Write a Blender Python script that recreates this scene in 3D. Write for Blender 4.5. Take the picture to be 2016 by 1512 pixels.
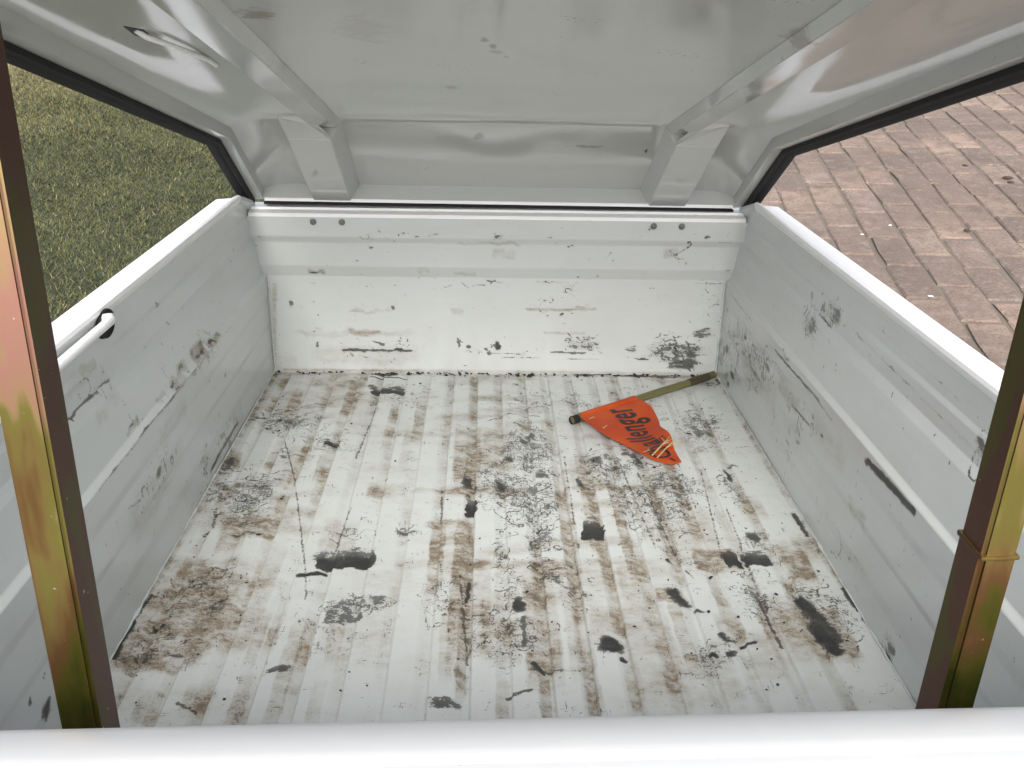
import bpy, bmesh, math, random
import numpy as np
from mathutils import Matrix, Vector

for o in list(bpy.data.objects):
    bpy.data.objects.remove(o)
scene = bpy.context.scene
COL = scene.collection
random.seed(7)
RNG = np.random.default_rng(7)

# ---------------------------------------------------------------- frames
# the cargo box stands nose down: its own axes (x right, y forward, z up off its
# floor) in world axes (ground = z 0)
W = ((0.99907, -0.00586, 0.04272), (0.0, 0.99073, 0.13582), (-0.04312, -0.1357, 0.98981))
T = (-0.01777, 1.89576, 0.24065)
BOX = Matrix([[*W[i], T[i]] for i in range(3)] + [[0, 0, 0, 1]])

# ---------------------------------------------------------------- camera
CAM_POS = Vector((-0.0279, -2.022, 0.7918))
PITCH, YAW, ROLL = 0.3840, 0.0310, 0.0198
fwd = Vector((math.sin(YAW) * math.cos(PITCH), math.cos(YAW) * math.cos(PITCH), -math.sin(PITCH)))
rgt = Vector((math.cos(YAW), -math.sin(YAW), 0))
upv = rgt.cross(fwd)
r2 = rgt * math.cos(ROLL) + upv * math.sin(ROLL)
u2 = -rgt * math.sin(ROLL) + upv * math.cos(ROLL)
cd = bpy.data.cameras.new('camera')
cd.sensor_width = 36
cd.lens = 1887.2 / 2016 * 36
cd.clip_start = 0.01
cd.clip_end = 500
cam = bpy.data.objects.new('camera', cd)
COL.objects.link(cam)
m = Matrix(((r2.x, u2.x, -fwd.x, CAM_POS.x), (r2.y, u2.y, -fwd.y, CAM_POS.y), (r2.z, u2.z, -fwd.z, CAM_POS.z), (0, 0, 0, 1)))
cam.matrix_world = BOX @ m
scene.camera = cam

# ---------------------------------------------------------------- sky, sun, exposure
SUN_EL, SUN_AZ = math.radians(42), math.radians(181)     # azimuth clockwise from +Y
world = bpy.data.worlds.new('World')
scene.world = world
world.use_nodes = True
wn = world.node_tree
sky = wn.nodes.new('ShaderNodeTexSky')
sky.sky_type = 'NISHITA'
sky.sun_disc = False
sky.sun_elevation = SUN_EL
sky.sun_rotation = SUN_AZ
sky.air_density = 1.0
sky.dust_density = 4.0
sky.ozone_density = 1.0
hsv = wn.nodes.new('ShaderNodeHueSaturation')
hsv.inputs['Saturation'].default_value = 0.45       # thin overcast: a pale sky
wn.links.new(sky.outputs[0], hsv.inputs['Color'])
bg = wn.nodes['Background']
wn.links.new(hsv.outputs[0], bg.inputs['Color'])
bg.inputs['Strength'].default_value = 0.15
sl = bpy.data.lights.new('sun', 'SUN')
sl.energy = 1.25
sl.angle = math.radians(25)
sl.color = (1.0, 0.98, 0.95)
sun = bpy.data.objects.new('sun', sl)
COL.objects.link(sun)
sdir = Vector((math.sin(SUN_AZ) * math.cos(SUN_EL), math.cos(SUN_AZ) * math.cos(SUN_EL), math.sin(SUN_EL)))
sun.rotation_euler = sdir.to_track_quat('Z', 'Y').to_euler()
sun.location = sdir * 20
vs = scene.view_settings
vs.view_transform = 'Standard'
vs.look = 'None'
vs.exposure = 1.2
vs.gamma = 1.0
vs.use_curve_mapping = False
scene.render.engine = 'CYCLES'
scene.cycles.max_bounces = 7
scene.cycles.diffuse_bounces = 4
scene.cycles.glossy_bounces = 4

MARKS = {
 'FLOOR': {
  'brown': ([(-0.47,-1.002,0.0387,0.0266,0.9),(-0.428,-1.012,0.0384,0.0161,0.6),(-0.426,-0.802,0.0297,0.0406,0.5),(-0.414,-0.949,0.0336,0.0443,0.6),(-0.346,-0.828,0.0183,0.0788,0.35),(-0.261,-1.012,0.0077,0.0812,0.4),(-0.324,-0.96,0.008,0.0657,0.45),(-0.075,-0.97,0.0094,0.065,0.4),(-0.028,-0.84,0.0118,0.065,0.4),(0.094,-0.97,0.0095,0.0653,0.35),(0.242,-0.959,0.0089,0.0777,0.4),(0.162,-1.061,0.0095,0.057,0.4),(0.312,-0.877,0.0095,0.0498,0.3),(0.337,-1.002,0.0268,0.0417,0.25),(-0.174,-0.385,0.0086,0.066,0.4),(-0.424,-0.196,0.0104,0.1055,0.4),(-0.359,-0.365,0.0096,0.0671,0.4),(-0.375,-0.549,0.0104,0.0737,0.4),(0.098,-0.336,0.0119,0.0697,0.35),(0.235,-0.614,0.0094,0.0865,0.45),(-0.458,-0.981,0.0491,0.0401,1),(-0.425,-0.86,0.05,0.069,0.9),(-0.446,-0.92,0.0479,0.0693,0.8),(-0.359,-0.926,0.0274,0.0458,0.45),(-0.401,-0.685,0.0416,0.022,1),(-0.419,-0.723,0.0195,0.0299,0.8),(-0.489,-0.457,0.0154,0.0406,0.9),(-0.464,-0.577,0.0128,0.0267,1.2),(-0.393,-0.099,0.0978,0.0923,0.35),(-0.308,-0.167,0.0148,0.0868,0.75),(-0.296,-0.073,0.0088,0.059,0.6),(-0.316,-0.455,0.0128,0.049,0.75),(-0.366,-0.431,0.0259,0.0376,0.3),(-0.213,-0.281,0.009,0.0878,0.6),(-0.158,-0.268,0.0101,0.0741,0.6),(-0.1,-0.19,0.0084,0.1605,0.4),(-0.052,-0.068,0.0078,0.0595,0.35),(-0.059,-0.416,0.0246,0.0962,0.95),(0.004,-0.342,0.0324,0.0368,0.6),(0.04,-0.282,0.0253,0.0171,0.6),(-0.011,-0.404,0.0333,0.0757,0.55),(-0.061,-0.507,0.018,0.0387,0.8),(-0.195,-0.559,0.0313,0.02,0.65),(-0.117,-0.555,0.035,0.0073,0.35),(-0.03,-0.556,0.0789,0.0165,0.6),(-0.082,-0.668,0.0377,0.0097,0.9),(-0.099,-0.751,0.0109,0.0875,0.75),(-0.058,-0.751,0.0148,0.0876,0.8),(-0.077,-0.751,0.0312,0.0802,0.3),(-0.06,-0.89,0.0149,0.122,0.8),(-0.055,-1.012,0.0065,0.0611,0.6),(0.017,-0.789,0.0917,0.0125,0.75),(-0.12,-0.786,0.038,0.0139,0.35),(0.107,-0.615,0.0119,0.1648,0.7),(0.152,-0.588,0.0121,0.161,0.6),(0.153,-0.485,0.0275,0.0498,0.4),(0.155,-0.757,0.0086,0.0581,0.55),(0.197,-0.734,0.0088,0.0898,0.6),(0.196,-0.614,0.0086,0.1038,0.5),(0.052,-0.937,0.0235,0.0972,0.75),(-0.004,-0.931,0.0263,0.0689,0.6),(0.048,-1.012,0.017,0.0265,0.8),(-0.035,-0.92,0.0174,0.07,0.35),(-0.003,-1.093,0.0086,0.0449,0.55),(0.05,-1.084,0.0074,0.0502,0.5),(0.11,-1.042,0.009,0.0684,0.4),(0.194,-1.022,0.0327,0.1115,0.35),(0.16,-0.931,0.0419,0.0345,0.4),(0.249,-1.042,0.0452,0.0588,0.25),(0.328,-0.773,0.0328,0.0242,1.1),(0.241,-0.867,0.0191,0.0151,0.9),(0.423,-0.942,0.0463,0.057,0.7),(0.446,-0.959,0.025,0.0334,1),(0.45,-0.784,0.0203,0.0508,0.75),(0.376,-0.936,0.0211,0.0229,0.6),(0.475,-0.74,0.0161,0.0298,0.5),(-0.321,-1.084,0.0079,0.0407,0.55),(-0.275,-1.042,0.0095,0.0874,0.5),(-0.306,-0.932,0.0082,0.0569,0.5),(-0.222,-0.97,0.0093,0.0367,0.4),(-0.228,-1.097,0.0085,0.0355,0.35),(-0.426,-1.097,0.0144,0.023,0.45),(-0.369,-1.088,0.0182,0.0269,0.3),(0.266,-0.631,0.0094,0.1191,0.5),(0.312,-0.569,0.0106,0.1004,0.6),(0.282,-0.484,0.0369,0.0499,0.3),(0.25,-0.1,0.0111,0.0872,0.35),(0.367,-0.355,0.0297,0.0686,0.15),(0.424,-0.612,0.0216,0.0347,0.25),(-0.374,-0.976,0.0396,0.0213,0.35),(-0.273,-0.193,0.0261,0.0928,0.25),(-0.254,-0.699,0.028,0.0386,0.35),(-0.405,-0.511,0.0531,0.0767,0.2),(0.31,-0.948,0.0174,0.0282,0.6),(-0.198,-0.948,0.0407,0.0669,0.15),(0.097,-0.839,0.089,0.0521,0.12),(0.194,-0.839,0.0224,0.0523,0.2),(0.296,-0.695,0.0492,0.0944,0.18)],
    [(-0.497,-0.011,-0.497,-0.349,0.008,1.1),(-0.497,-0.349,-0.498,-0.62,0.008,0.8),(-0.498,-0.62,-0.499,-1.007,0.006,0.6),(0.496,-0.02,0.494,-0.611,0.004,0.5),(0.489,-0.629,0.506,-0.947,0.005,0.6),(-0.497,-0.011,-0.181,-0.013,0.006,0.55),(-0.181,-0.013,0.498,-0.01,0.005,0.35)]),
  'black': ([(-0.232,-0.098,0.035,0.0289,2.85),(-0.269,-0.088,0.0154,0.0175,0.7),(-0.317,-0.367,0.0153,0.0156,3),(-0.258,-0.769,0.0183,0.0312,3.1),(-0.217,-0.766,0.023,0.0299,3.15),(-0.219,-0.896,0.0253,0.0383,2.62),(-0.178,-0.882,0.0142,0.011,0.6),(-0.051,-0.59,0.0086,0.0459,3.05),(-0.055,-0.517,0.0081,0.0345,0.8),(-0.0,-0.533,0.0116,0.0339,0.85),(0.148,-0.673,0.0165,0.0386,3.1),(0.023,-0.892,0.0093,0.0206,1.1),(0.144,-0.979,0.0229,0.0193,1.1),(0.152,-1.006,0.006,0.0052,1),(-0.076,-1.089,0.0233,0.0108,0.75),(-0.283,-1.03,0.0229,0.0059,0.75),(0.354,-0.764,0.0134,0.026,3.1),(0.393,-0.764,0.0205,0.0217,3),(0.253,-0.778,0.0054,0.0071,1),(0.413,-0.494,0.0074,0.0297,1),(0.428,-0.451,0.0094,0.0104,0.7),(0.403,-0.71,0.0147,0.017,0.85),(0.299,-0.968,0.0151,0.0098,0.9),(0.274,-1.0,0.008,0.0083,1),(0.296,-1.0,0.0074,0.0073,0.9),(-0.461,-0.945,0.0128,0.0067,1),(0.273,-0.908,0.0093,0.0059,0.8),(0.075,-0.49,0.0146,0.0178,0.7),(0.14,-0.524,0.0081,0.0229,0.75),(-0.489,-0.457,0.0091,0.0284,0.7),(-0.468,-0.577,0.0085,0.0178,0.6),(-0.405,-0.7,0.0198,0.0092,0.6),(0.177,-0.434,0.017,0.0252,0.65),(0.257,-0.433,0.0133,0.0464,0.7),(0.238,-0.401,0.0096,0.0261,0.6),(0.472,-0.051,0.0344,0.0182,0.5),(0.498,-0.035,0.0115,0.0247,0.5),(-0.15,-0.691,0.021,0.0078,0.7),(-0.394,-0.431,0.0092,0.0125,0.6),(0.047,-0.359,0.0078,0.0136,0.7),(0.063,-0.336,0.0119,0.0232,0.7),(0.017,-0.436,0.0094,0.0167,0.7),(-0.267,-0.766,0.023,0.0284,0.5),(-0.461,-0.637,0.0058,0.01,0.8),(-0.3,-0.981,0.0079,0.0053,0.5),(0.251,-0.852,0.0059,0.0077,0.9),(0.258,-0.68,0.0066,0.016,0.5),(0.432,-0.258,0.0167,0.0201,0.6),(0.396,-0.307,0.0102,0.0335,0.5),(0.294,-0.959,0.0083,0.0066,0.9),(-0.425,-1.002,0.0194,0.0061,0.6),(-0.399,-0.903,0.0049,0.0059,0.9),(-0.396,-0.882,0.0042,0.0061,0.9),(0.307,-0.008,0.0464,0.0094,0.9),(0.198,-0.004,0.0347,0.0095,0.7),(0.37,-0.01,0.0465,0.0126,0.7),(-0.249,-0.015,0.034,0.0093,0.8),(0.08,-0.826,0.0135,0.0106,0.6)],
    [(-0.499,-1.009,-0.499,-0.932,0.005,1.1),(-0.499,-0.932,-0.494,-0.867,0.0025,0.8),(0.489,-0.632,0.491,-0.702,0.004,0.8),(0.497,-0.851,0.499,-0.907,0.0035,0.8),(0.5,-0.924,0.504,-0.97,0.003,0.7),(0.198,-0.004,0.256,-0.003,0.003,0.8),(-0.062,-0.814,-0.047,-1.012,0.002,0.6),(0.22,-0.423,0.24,-0.741,0.0022,0.55),(0.249,-0.484,0.269,-0.756,0.0022,0.55),(0.121,-0.424,0.121,-0.742,0.002,0.5),(-0.252,-0.193,-0.264,-0.429,0.0022,0.55),(-0.248,-0.618,-0.26,-0.814,0.0022,0.6),(-0.1,-0.546,-0.096,-0.667,0.002,0.6),(0.381,-0.612,0.371,-0.877,0.002,0.5),(-0.296,-0.819,-0.26,-0.81,0.005,1),(0.246,-0.862,0.257,-0.883,0.012,0.9),(0.433,-0.889,0.447,-0.964,0.012,0.82),(0.426,-0.876,0.436,-0.901,0.01,1),(0.429,-0.936,0.438,-0.991,0.012,1),(0.316,-0.981,0.335,-0.974,0.003,0.9),(-0.048,-0.827,-0.051,-0.878,0.003,0.9),(0.028,-0.92,0.027,-0.981,0.004,0.7),(0.038,-1.017,0.051,-1.034,0.004,0.9),(0.004,-1.08,0.032,-1.066,0.003,0.7),(-0.084,-0.914,-0.014,-0.917,0.0022,0.6),(0.031,-1.03,0.095,-1.032,0.0022,0.5),(0.367,-0.864,0.37,-0.981,0.003,0.7),(-0.407,-0.362,-0.361,-0.511,0.0013,0.62),(-0.361,-0.511,-0.294,-0.787,0.0013,0.62),(-0.294,-0.787,-0.277,-0.878,0.0013,0.5),(-0.505,-0.274,-0.361,-0.168,0.003,0.5),(-0.361,-0.168,-0.281,-0.125,0.0018,0.5),(-0.447,-0.309,-0.357,-0.195,0.0015,0.5),(-0.459,-0.677,-0.468,-0.701,0.003,0.7),(-0.47,-0.62,-0.457,-0.685,0.003,0.6),(-0.281,-0.028,-0.202,-0.035,0.003,0.8),(0.138,-0.424,0.253,-0.356,0.0015,0.5),(-0.021,-0.266,0.021,-0.227,0.002,0.6),(0.021,-0.227,0.083,-0.239,0.002,0.6),(-0.392,-1.093,-0.367,-1.106,0.003,0.7),(0.275,-0.805,0.283,-0.825,0.0015,0.7),(0.358,-0.925,0.367,-0.919,0.0015,0.7),(0.369,-0.462,0.337,-0.77,0.0018,0.5),(0.33,-0.421,0.329,-0.613,0.0018,0.45),(0.112,-0.757,0.116,-0.877,0.0015,0.4)]),
  'scrib': ([(-0.419,-0.277,0.0699,0.0634,0.8),(-0.423,-0.585,0.0467,0.1097,0.9),(0.056,-0.393,0.0595,0.1142,0.95),(0.057,-0.589,0.0622,0.1065,0.9),(0.063,-0.713,0.0257,0.0643,0.85),(-0.001,-0.75,0.0156,0.0877,0.6),(0.019,-0.852,0.0293,0.0383,0.5),(0.069,-0.826,0.0209,0.0238,0.9),(-0.191,-0.89,0.0495,0.029,0.75),(0.401,-0.283,0.0462,0.1231,0.7),(0.31,-0.532,0.054,0.0855,0.75),(0.269,-0.613,0.0515,0.1391,0.6),(0.364,-0.877,0.0293,0.0749,0.6),(-0.23,-0.699,0.032,0.0232,0.5),(-0.15,-0.691,0.0242,0.0156,0.7),(-0.008,-0.526,0.0535,0.1143,0.7),(0.292,-0.156,0.0434,0.0553,0.45),(0.162,-0.158,0.0432,0.0688,0.4),(0.437,-0.876,0.033,0.0562,0.7),(0.461,-0.913,0.0287,0.0714,0.6),(-0.078,-0.878,0.043,0.0741,0.4),(-0.33,-0.365,0.0575,0.0672,0.4),(0.407,-0.54,0.018,0.0754,0.7),(0.201,-0.464,0.0558,0.0815,0.7),(0.214,-0.579,0.035,0.1081,0.6),(0.282,-0.77,0.0469,0.0572,0.3),(-0.194,-0.137,0.086,0.0558,0.3),(0.076,-0.16,0.0645,0.0824,0.3),(-0.423,-0.867,0.064,0.0998,0.5),(-0.454,-0.992,0.0585,0.052,0.5),(0.271,-1.002,0.04,0.0416,0.5),(0.407,-0.74,0.04,0.0596,0.5),(0.103,-0.865,0.0365,0.0504,0.4),(0.006,-0.959,0.068,0.0662,0.5),(-0.237,-0.959,0.0403,0.0438,0.3),(-0.488,-0.531,0.0262,0.1127,0.6)],
    []),
 },
 'BACK': {
  'brown': ([(-0.392,0.236,0.0175,0.0045,0.9),(-0.294,0.097,0.0337,0.0059,0.8),(-0.281,0.144,0.0468,0.0035,0.45),(0.011,0.28,0.0241,0.009,0.4),(-0.162,0.239,0.0132,0.0045,0.4),(-0.073,0.234,0.022,0.0045,0.35),(-0.002,0.321,0.0087,0.0044,0.5),(-0.089,0.146,0.0134,0.0059,0.35),(-0.024,0.303,0.0654,0.0033,0.4),(-0.294,0.04,0.1134,0.017,0.25),(-0.315,0.094,0.1235,0.006,0.25),(0.372,0.285,0.0155,0.0112,0.3),(0.194,0.153,0.0225,0.0023,0.6),(-0.477,0.02,0.0283,0.0183,0.3)],
    [(0.064,0.152,0.194,0.153,0.0025,0.8),(-0.478,0.004,-0.181,0.003,0.004,0.7),(-0.181,0.003,0.494,0.002,0.004,0.5),(-0.485,0.203,-0.5,0.004,0.004,0.5),(0.103,0.098,0.194,0.097,0.002,0.5)]),
  'black': ([(-0.394,0.235,0.012,0.0034,0.8),(-0.231,0.148,0.0045,0.0058,0.8),(-0.222,0.053,0.0204,0.0036,1),(-0.326,0.041,0.0079,0.0061,0.7),(0.002,0.066,0.0068,0.0145,1.05),(-0.068,0.063,0.0068,0.0048,0.9),(-0.087,0.072,0.0034,0.0144,0.6),(0.327,0.038,0.0173,0.0037,1),(0.422,0.03,0.0416,0.0184,0.68),(0.438,0.047,0.0208,0.0098,0.75),(0.408,0.059,0.0805,0.0243,0.45),(0.189,0.072,0.0514,0.0193,0.42),(-0.455,0.161,0.0044,0.0116,0.65),(-0.4,0.066,0.0045,0.0084,0.7),(-0.004,0.323,0.0054,0.0044,0.6),(0.447,0.326,0.0055,0.0044,0.8),(0.406,0.314,0.0077,0.0022,0.8),(0.104,0.316,0.0153,0.0022,0.6),(-0.013,0.216,0.0089,0.0023,0.7),(0.461,0.102,0.0252,0.0168,0.55),(0.299,0.058,0.0138,0.0097,0.5),(-0.299,0.038,0.0159,0.0036,0.5),(0.219,0.231,0.0044,0.0057,0.4),(-0.143,0.319,0.0325,0.0044,0.25),(-0.176,0.317,0.0087,0.0022,0.6),(0.498,0.247,0.0067,0.0034,0.6),(0.144,0.139,0.0034,0.0024,0.8)],
    [(-0.345,0.053,-0.191,0.053,0.003,0.85),(0.121,0.052,0.199,0.05,0.0025,0.75),(-0.024,0.049,0.063,0.046,0.0018,0.6),(0.009,0.038,0.096,0.038,0.0018,0.6),(0.156,0.036,0.231,0.036,0.0018,0.5),(-0.025,0.216,0.01,0.214,0.0013,0.6),(-0.058,0.206,-0.028,0.207,0.0013,0.6),(0.083,0.214,0.155,0.214,0.0012,0.5),(0.434,0.216,0.49,0.215,0.0012,0.5),(-0.029,0.357,0.192,0.357,0.0012,0.6),(0.471,0.313,0.5,0.312,0.0015,0.7)]),
  'scrib': ([(0.193,0.072,0.0571,0.0217,0.7),(0.402,0.059,0.0863,0.0426,0.85),(-0.021,0.055,0.0911,0.017,0.4),(-0.249,0.053,0.102,0.0302,0.35),(0.106,0.168,0.0168,0.007,0.7),(0.144,0.199,0.0223,0.0115,0.5),(-0.089,0.208,0.0664,0.0229,0.25),(0.384,0.281,0.0166,0.018,0.5),(0.461,0.167,0.0226,0.0469,0.3),(-0.24,0.318,0.0864,0.0154,0.3)],
    []),
 },
 'LEFT': {
  'brown': ([(-0.422,0.225,0.0323,0.0058,1.1),(-0.505,0.231,0.0318,0.0143,1.15),(-0.589,0.236,0.0214,0.0068,0.9),(-0.625,0.227,0.0273,0.0074,0.5),(-0.697,0.232,0.0185,0.0049,0.7),(-0.813,0.235,0.0242,0.0033,1),(-0.883,0.351,0.024,0.006,0.4),(-0.863,0.287,0.0395,0.0093,0.2),(-0.677,0.182,0.0643,0.0145,0.2),(-0.326,0.023,0.0342,0.0276,0.25),(-0.918,0.345,0.0566,0.0093,0.18),(-0.773,0.119,0.1149,0.0278,0.2)],
    [(0.043,-0.021,-0.302,-0.022,0.004,0.8),(-0.302,-0.022,-0.584,-0.021,0.004,0.6),(-0.584,-0.021,-0.984,-0.018,0.004,0.5),(0.024,0.196,0.045,-0.015,0.003,0.5)]),
  'black': ([(-0.432,0.226,0.0203,0.0041,0.8),(-0.512,0.228,0.0158,0.0079,0.6),(-0.595,0.236,0.0118,0.0053,0.85),(-0.765,0.14,0.0134,0.0097,0.7),(-1.176,0.067,0.0134,0.0124,1),(-1.202,0.095,0.0045,0.006,0.9),(-0.384,0.143,0.0094,0.0078,0.8),(-0.957,0.308,0.004,0.0017,0.9),(-0.718,0.233,0.0199,0.0028,0.6),(-0.615,0.348,0.0134,0.0029,0.5),(-0.155,0.32,0.0116,0.0056,0.6),(-0.815,0.235,0.0138,0.002,0.8),(-0.416,-0.013,0.0311,0.0177,0.5)],
    [(-0.98,0.312,-0.828,0.313,0.0016,0.7),(-0.947,0.313,-0.888,0.314,0.002,0.8),(-0.81,0.222,-0.664,0.218,0.0016,0.75),(-0.664,0.218,-0.32,0.216,0.0014,0.5),(-0.966,0.22,-0.81,0.22,0.0018,0.6),(-0.33,0.024,-0.524,0.021,0.004,0.7),(-0.887,0.15,-0.847,0.14,0.002,0.6),(-0.739,0.148,-0.735,0.125,0.002,0.7),(-0.985,-0.021,-0.901,-0.002,0.003,0.8),(-0.284,0.343,-0.324,0.334,0.001,0.4)]),
  'scrib': ([(-0.466,0.22,0.1121,0.0326,0.5),(-0.765,0.14,0.0767,0.0347,0.45),(-0.661,0.225,0.0651,0.0217,0.45),(-0.401,0.026,0.0945,0.0442,0.5),(-0.861,0.315,0.0787,0.0246,0.3),(-0.53,0.048,0.0806,0.041,0.5),(-1.1,0.069,0.067,0.0442,0.4)],
    []),
 },
 'RIGHT': {
  'brown': ([(-0.494,0.157,0.0558,0.0114,0.4),(-0.845,0.123,0.0318,0.0092,0.3),(-0.698,0.164,0.0781,0.0216,0.15),(-0.304,0.119,0.1274,0.0271,0.2),(-0.94,0.448,0.0372,0.0067,0.15)],
    [(0.035,-0.021,-0.567,-0.025,0.003,0.5),(-0.571,-0.033,-0.939,-0.006,0.003,0.5),(0.095,0.138,0.039,-0.011,0.003,0.4)]),
  'black': ([(-0.599,0.337,0.0191,0.0191,0.6),(-0.541,0.332,0.0092,0.0137,0.5),(-0.472,0.328,0.01,0.0127,0.5),(-0.506,0.29,0.0291,0.0188,0.42),(-0.365,0.159,0.0176,0.0078,0.7),(-0.152,0.07,0.015,0.0049,0.7),(-0.196,0.162,0.0141,0.0047,0.9),(-0.14,0.128,0.0187,0.0039,0.7),(-0.032,0.166,0.0124,0.0031,0.7),(-0.13,0.05,0.023,0.0079,0.7),(-1.069,0.343,0.0122,0.0104,0.65),(-1.014,0.022,0.0174,0.0156,0.6),(-0.661,0.514,0.0093,0.0027,0.8),(-0.687,0.435,0.0055,0.002,0.9),(-0.67,0.162,0.0061,0.0044,0.8),(-0.625,0.173,0.0043,0.003,0.7),(-0.851,0.207,0.0123,0.0045,0.8),(-0.456,0.217,0.0261,0.0049,0.5),(-0.57,0.102,0.014,0.0047,0.6),(-0.068,0.085,0.0162,0.0102,0.7),(-0.108,0.017,0.0158,0.0081,0.7)],
    [(-0.398,0.205,-0.64,0.209,0.0025,0.75),(-0.518,0.15,-0.611,0.153,0.0022,0.8),(-0.851,0.208,-1.003,0.215,0.005,1.15),(-0.038,0.207,-0.228,0.205,0.0018,0.6),(-0.586,0.312,-0.477,0.317,0.0014,0.5),(-0.64,0.208,-0.705,0.202,0.0015,0.5),(-1.151,0.136,-1.169,0.123,0.002,0.7),(-0.669,0.337,-1.07,0.326,0.001,0.45),(-0.74,0.368,-1.003,0.363,0.0012,0.3)]),
  'scrib': ([(-0.576,0.335,0.0571,0.0253,0.9),(-0.503,0.289,0.0584,0.0267,0.8),(-0.222,0.13,0.1739,0.0563,0.65),(-0.362,0.152,0.0889,0.0262,0.6),(-0.556,0.135,0.0947,0.0394,0.45),(-1.007,0.02,0.0328,0.0272,0.8),(-1.069,0.344,0.0203,0.0156,0.7),(-0.532,0.056,0.0994,0.0325,0.4),(-0.082,0.055,0.0805,0.0608,0.6),(-0.844,0.03,0.0655,0.027,0.3)],
    []),
 },
}

LID_STAINS = [(-0.275, -0.952, 0.769, 0.0192, 0.0277, 0.75, (0.2, 0.17, 0.12)), (0.304, -0.927, 0.762, 0.0184, 0.037, 0.7, (0.22, 0.19, 0.14)), (-0.039, -0.862, 0.746, 0.0046, 0.0126, 0.7, (0.14, 0.12, 0.09)), (-0.029, -0.827, 0.737, 0.0054, 0.0135, 0.7, (0.14, 0.12, 0.09)), (-0.026, -0.801, 0.73, 0.011, 0.0113, 0.5, (0.18, 0.16, 0.12)), (-0.012, -0.773, 0.723, 0.005, 0.0089, 0.5, (0.18, 0.16, 0.12)), (-0.086, -0.561, 0.667, 0.0149, 0.0166, 0.5, (0.2, 0.18, 0.15)), (-0.173, -0.895, 0.754, 0.0338, 0.0679, 0.25, (0.3, 0.28, 0.23)), (0.282, -0.109, 0.516, 0.003, 0.0113, 0.9, (0.06, 0.06, 0.06)), (-0.045, -0.151, 0.544, 0.0135, 0.0168, 0.45, (0.12, 0.11, 0.1)), (0.162, -0.121, 0.524, 0.0336, 0.0066, 0.5, (0.12, 0.11, 0.1))]

# ---------------------------------------------------------------- helpers
def props(o, label=None, cat=None, group=None, kind=None):
    if label: o['label'] = label
    if cat: o['category'] = cat
    if group: o['group'] = group
    if kind: o['kind'] = kind
    return o


def link(name, mesh, mat=None, parent=None, smooth=None):
    o = bpy.data.objects.new(name, mesh)
    COL.objects.link(o)
    if mat is not None and not mesh.materials:
        mesh.materials.append(mat)
    if parent is not None:
        o.parent = parent
    if smooth is not None:
        mesh.shade_smooth()
        mesh.set_sharp_from_angle(angle=math.radians(smooth))
    return o


def raw(name, verts, faces, mat=None, parent=None, smooth=None):
    me = bpy.data.meshes.new(name)
    me.from_pydata([tuple(v) for v in verts], [], faces)
    me.update()
    return link(name, me, mat, parent, smooth)


def from_bm(name, bm, mat=None, parent=None, smooth=None):
    me = bpy.data.meshes.new(name)
    bmesh.ops.recalc_face_normals(bm, faces=bm.faces)
    bm.to_mesh(me)
    bm.free()
    return link(name, me, mat, parent, smooth)


def extrude_profile(name, prof, y0, y1, mat, parent, smooth=30, axis='y', bevel=0.0, closed=True):
    """closed 2-D profile swept straight along one axis into a solid"""
    bm = bmesh.new()
    def P(a, b, t):
        return (a, t, b) if axis == 'y' else (t, a, b)
    A = [bm.verts.new(P(a, b, y0)) for a, b in prof]
    B = [bm.verts.new(P(a, b, y1)) for a, b in prof]
    n = len(prof)
    for i in range(n):
        j = (i + 1) % n
        bm.faces.new((A[i], A[j], B[j], B[i]))
    bm.faces.new(A[::-1])
    bm.faces.new(B)
    if bevel:
        bmesh.ops.recalc_face_normals(bm, faces=bm.faces)
        es = [e for e in bm.edges if len(e.link_faces) == 2 and e.calc_face_angle(0) > 0.5]
        bmesh.ops.bevel(bm, geom=es, offset=bevel, segments=2, affect='EDGES', profile=0.6, clamp_overlap=True)
    return from_bm(name, bm, mat, parent, smooth)


def sweep(name, path, normals, section, mat, parent, smooth=40, cap=True):
    """section = closed list of (x, n); path = list of (y, z); normals = miter vectors (y, z)"""
    bm = bmesh.new()
    rings = []
    for (py, pz), (ny, nz) in zip(path, normals):
        rings.append([bm.verts.new((x, py + ny * n, pz + nz * n)) for x, n in section])
    k = len(section)
    for a, b in zip(rings, rings[1:]):
        for i in range(k):
            j = (i + 1) % k
            bm.faces.new((a[i], a[j], b[j], b[i]))
    if cap:
        bm.faces.new(rings[0][::-1])
        bm.faces.new(rings[-1])
    return from_bm(name, bm, mat, parent, smooth)


def tube_bm(bm, pts, r, seg=12, cap=True):
    pts = [Vector(p) for p in pts]
    rings = []
    ref = Vector((0, 0, 1))
    for i, p in enumerate(pts):
        d = (pts[min(i + 1, len(pts) - 1)] - pts[max(i - 1, 0)]).normalized()
        if abs(d.dot(ref)) > 0.95:
            a = d.cross(Vector((1, 0, 0))).normalized()
        else:
            a = d.cross(ref).normalized()
        b = d.cross(a).normalized()
        rr = r[i] if isinstance(r, (list, tuple)) else r
        rings.append([bm.verts.new(p + (a * math.cos(t) + b * math.sin(t)) * rr) for t in [2 * math.pi * k / seg for k in range(seg)]])
    for u, v in zip(rings, rings[1:]):
        for k in range(seg):
            bm.faces.new((u[k], u[(k + 1) % seg], v[(k + 1) % seg], v[k]))
    if cap:
        bm.faces.new(rings[0][::-1])
        bm.faces.new(rings[-1])


# ---------------------------------------------------------------- node helpers
def new_mat(name):
    mt = bpy.data.materials.new(name)
    mt.use_nodes = True
    return mt, mt.node_tree, mt.node_tree.nodes['Principled BSDF']


def N(nt, kind, **kw):
    n = nt.nodes.new(kind)
    for k, v in kw.items():
        if k in n.inputs:
            n.inputs[k].default_value = v
        else:
            setattr(n, k, v)
    return n


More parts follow.
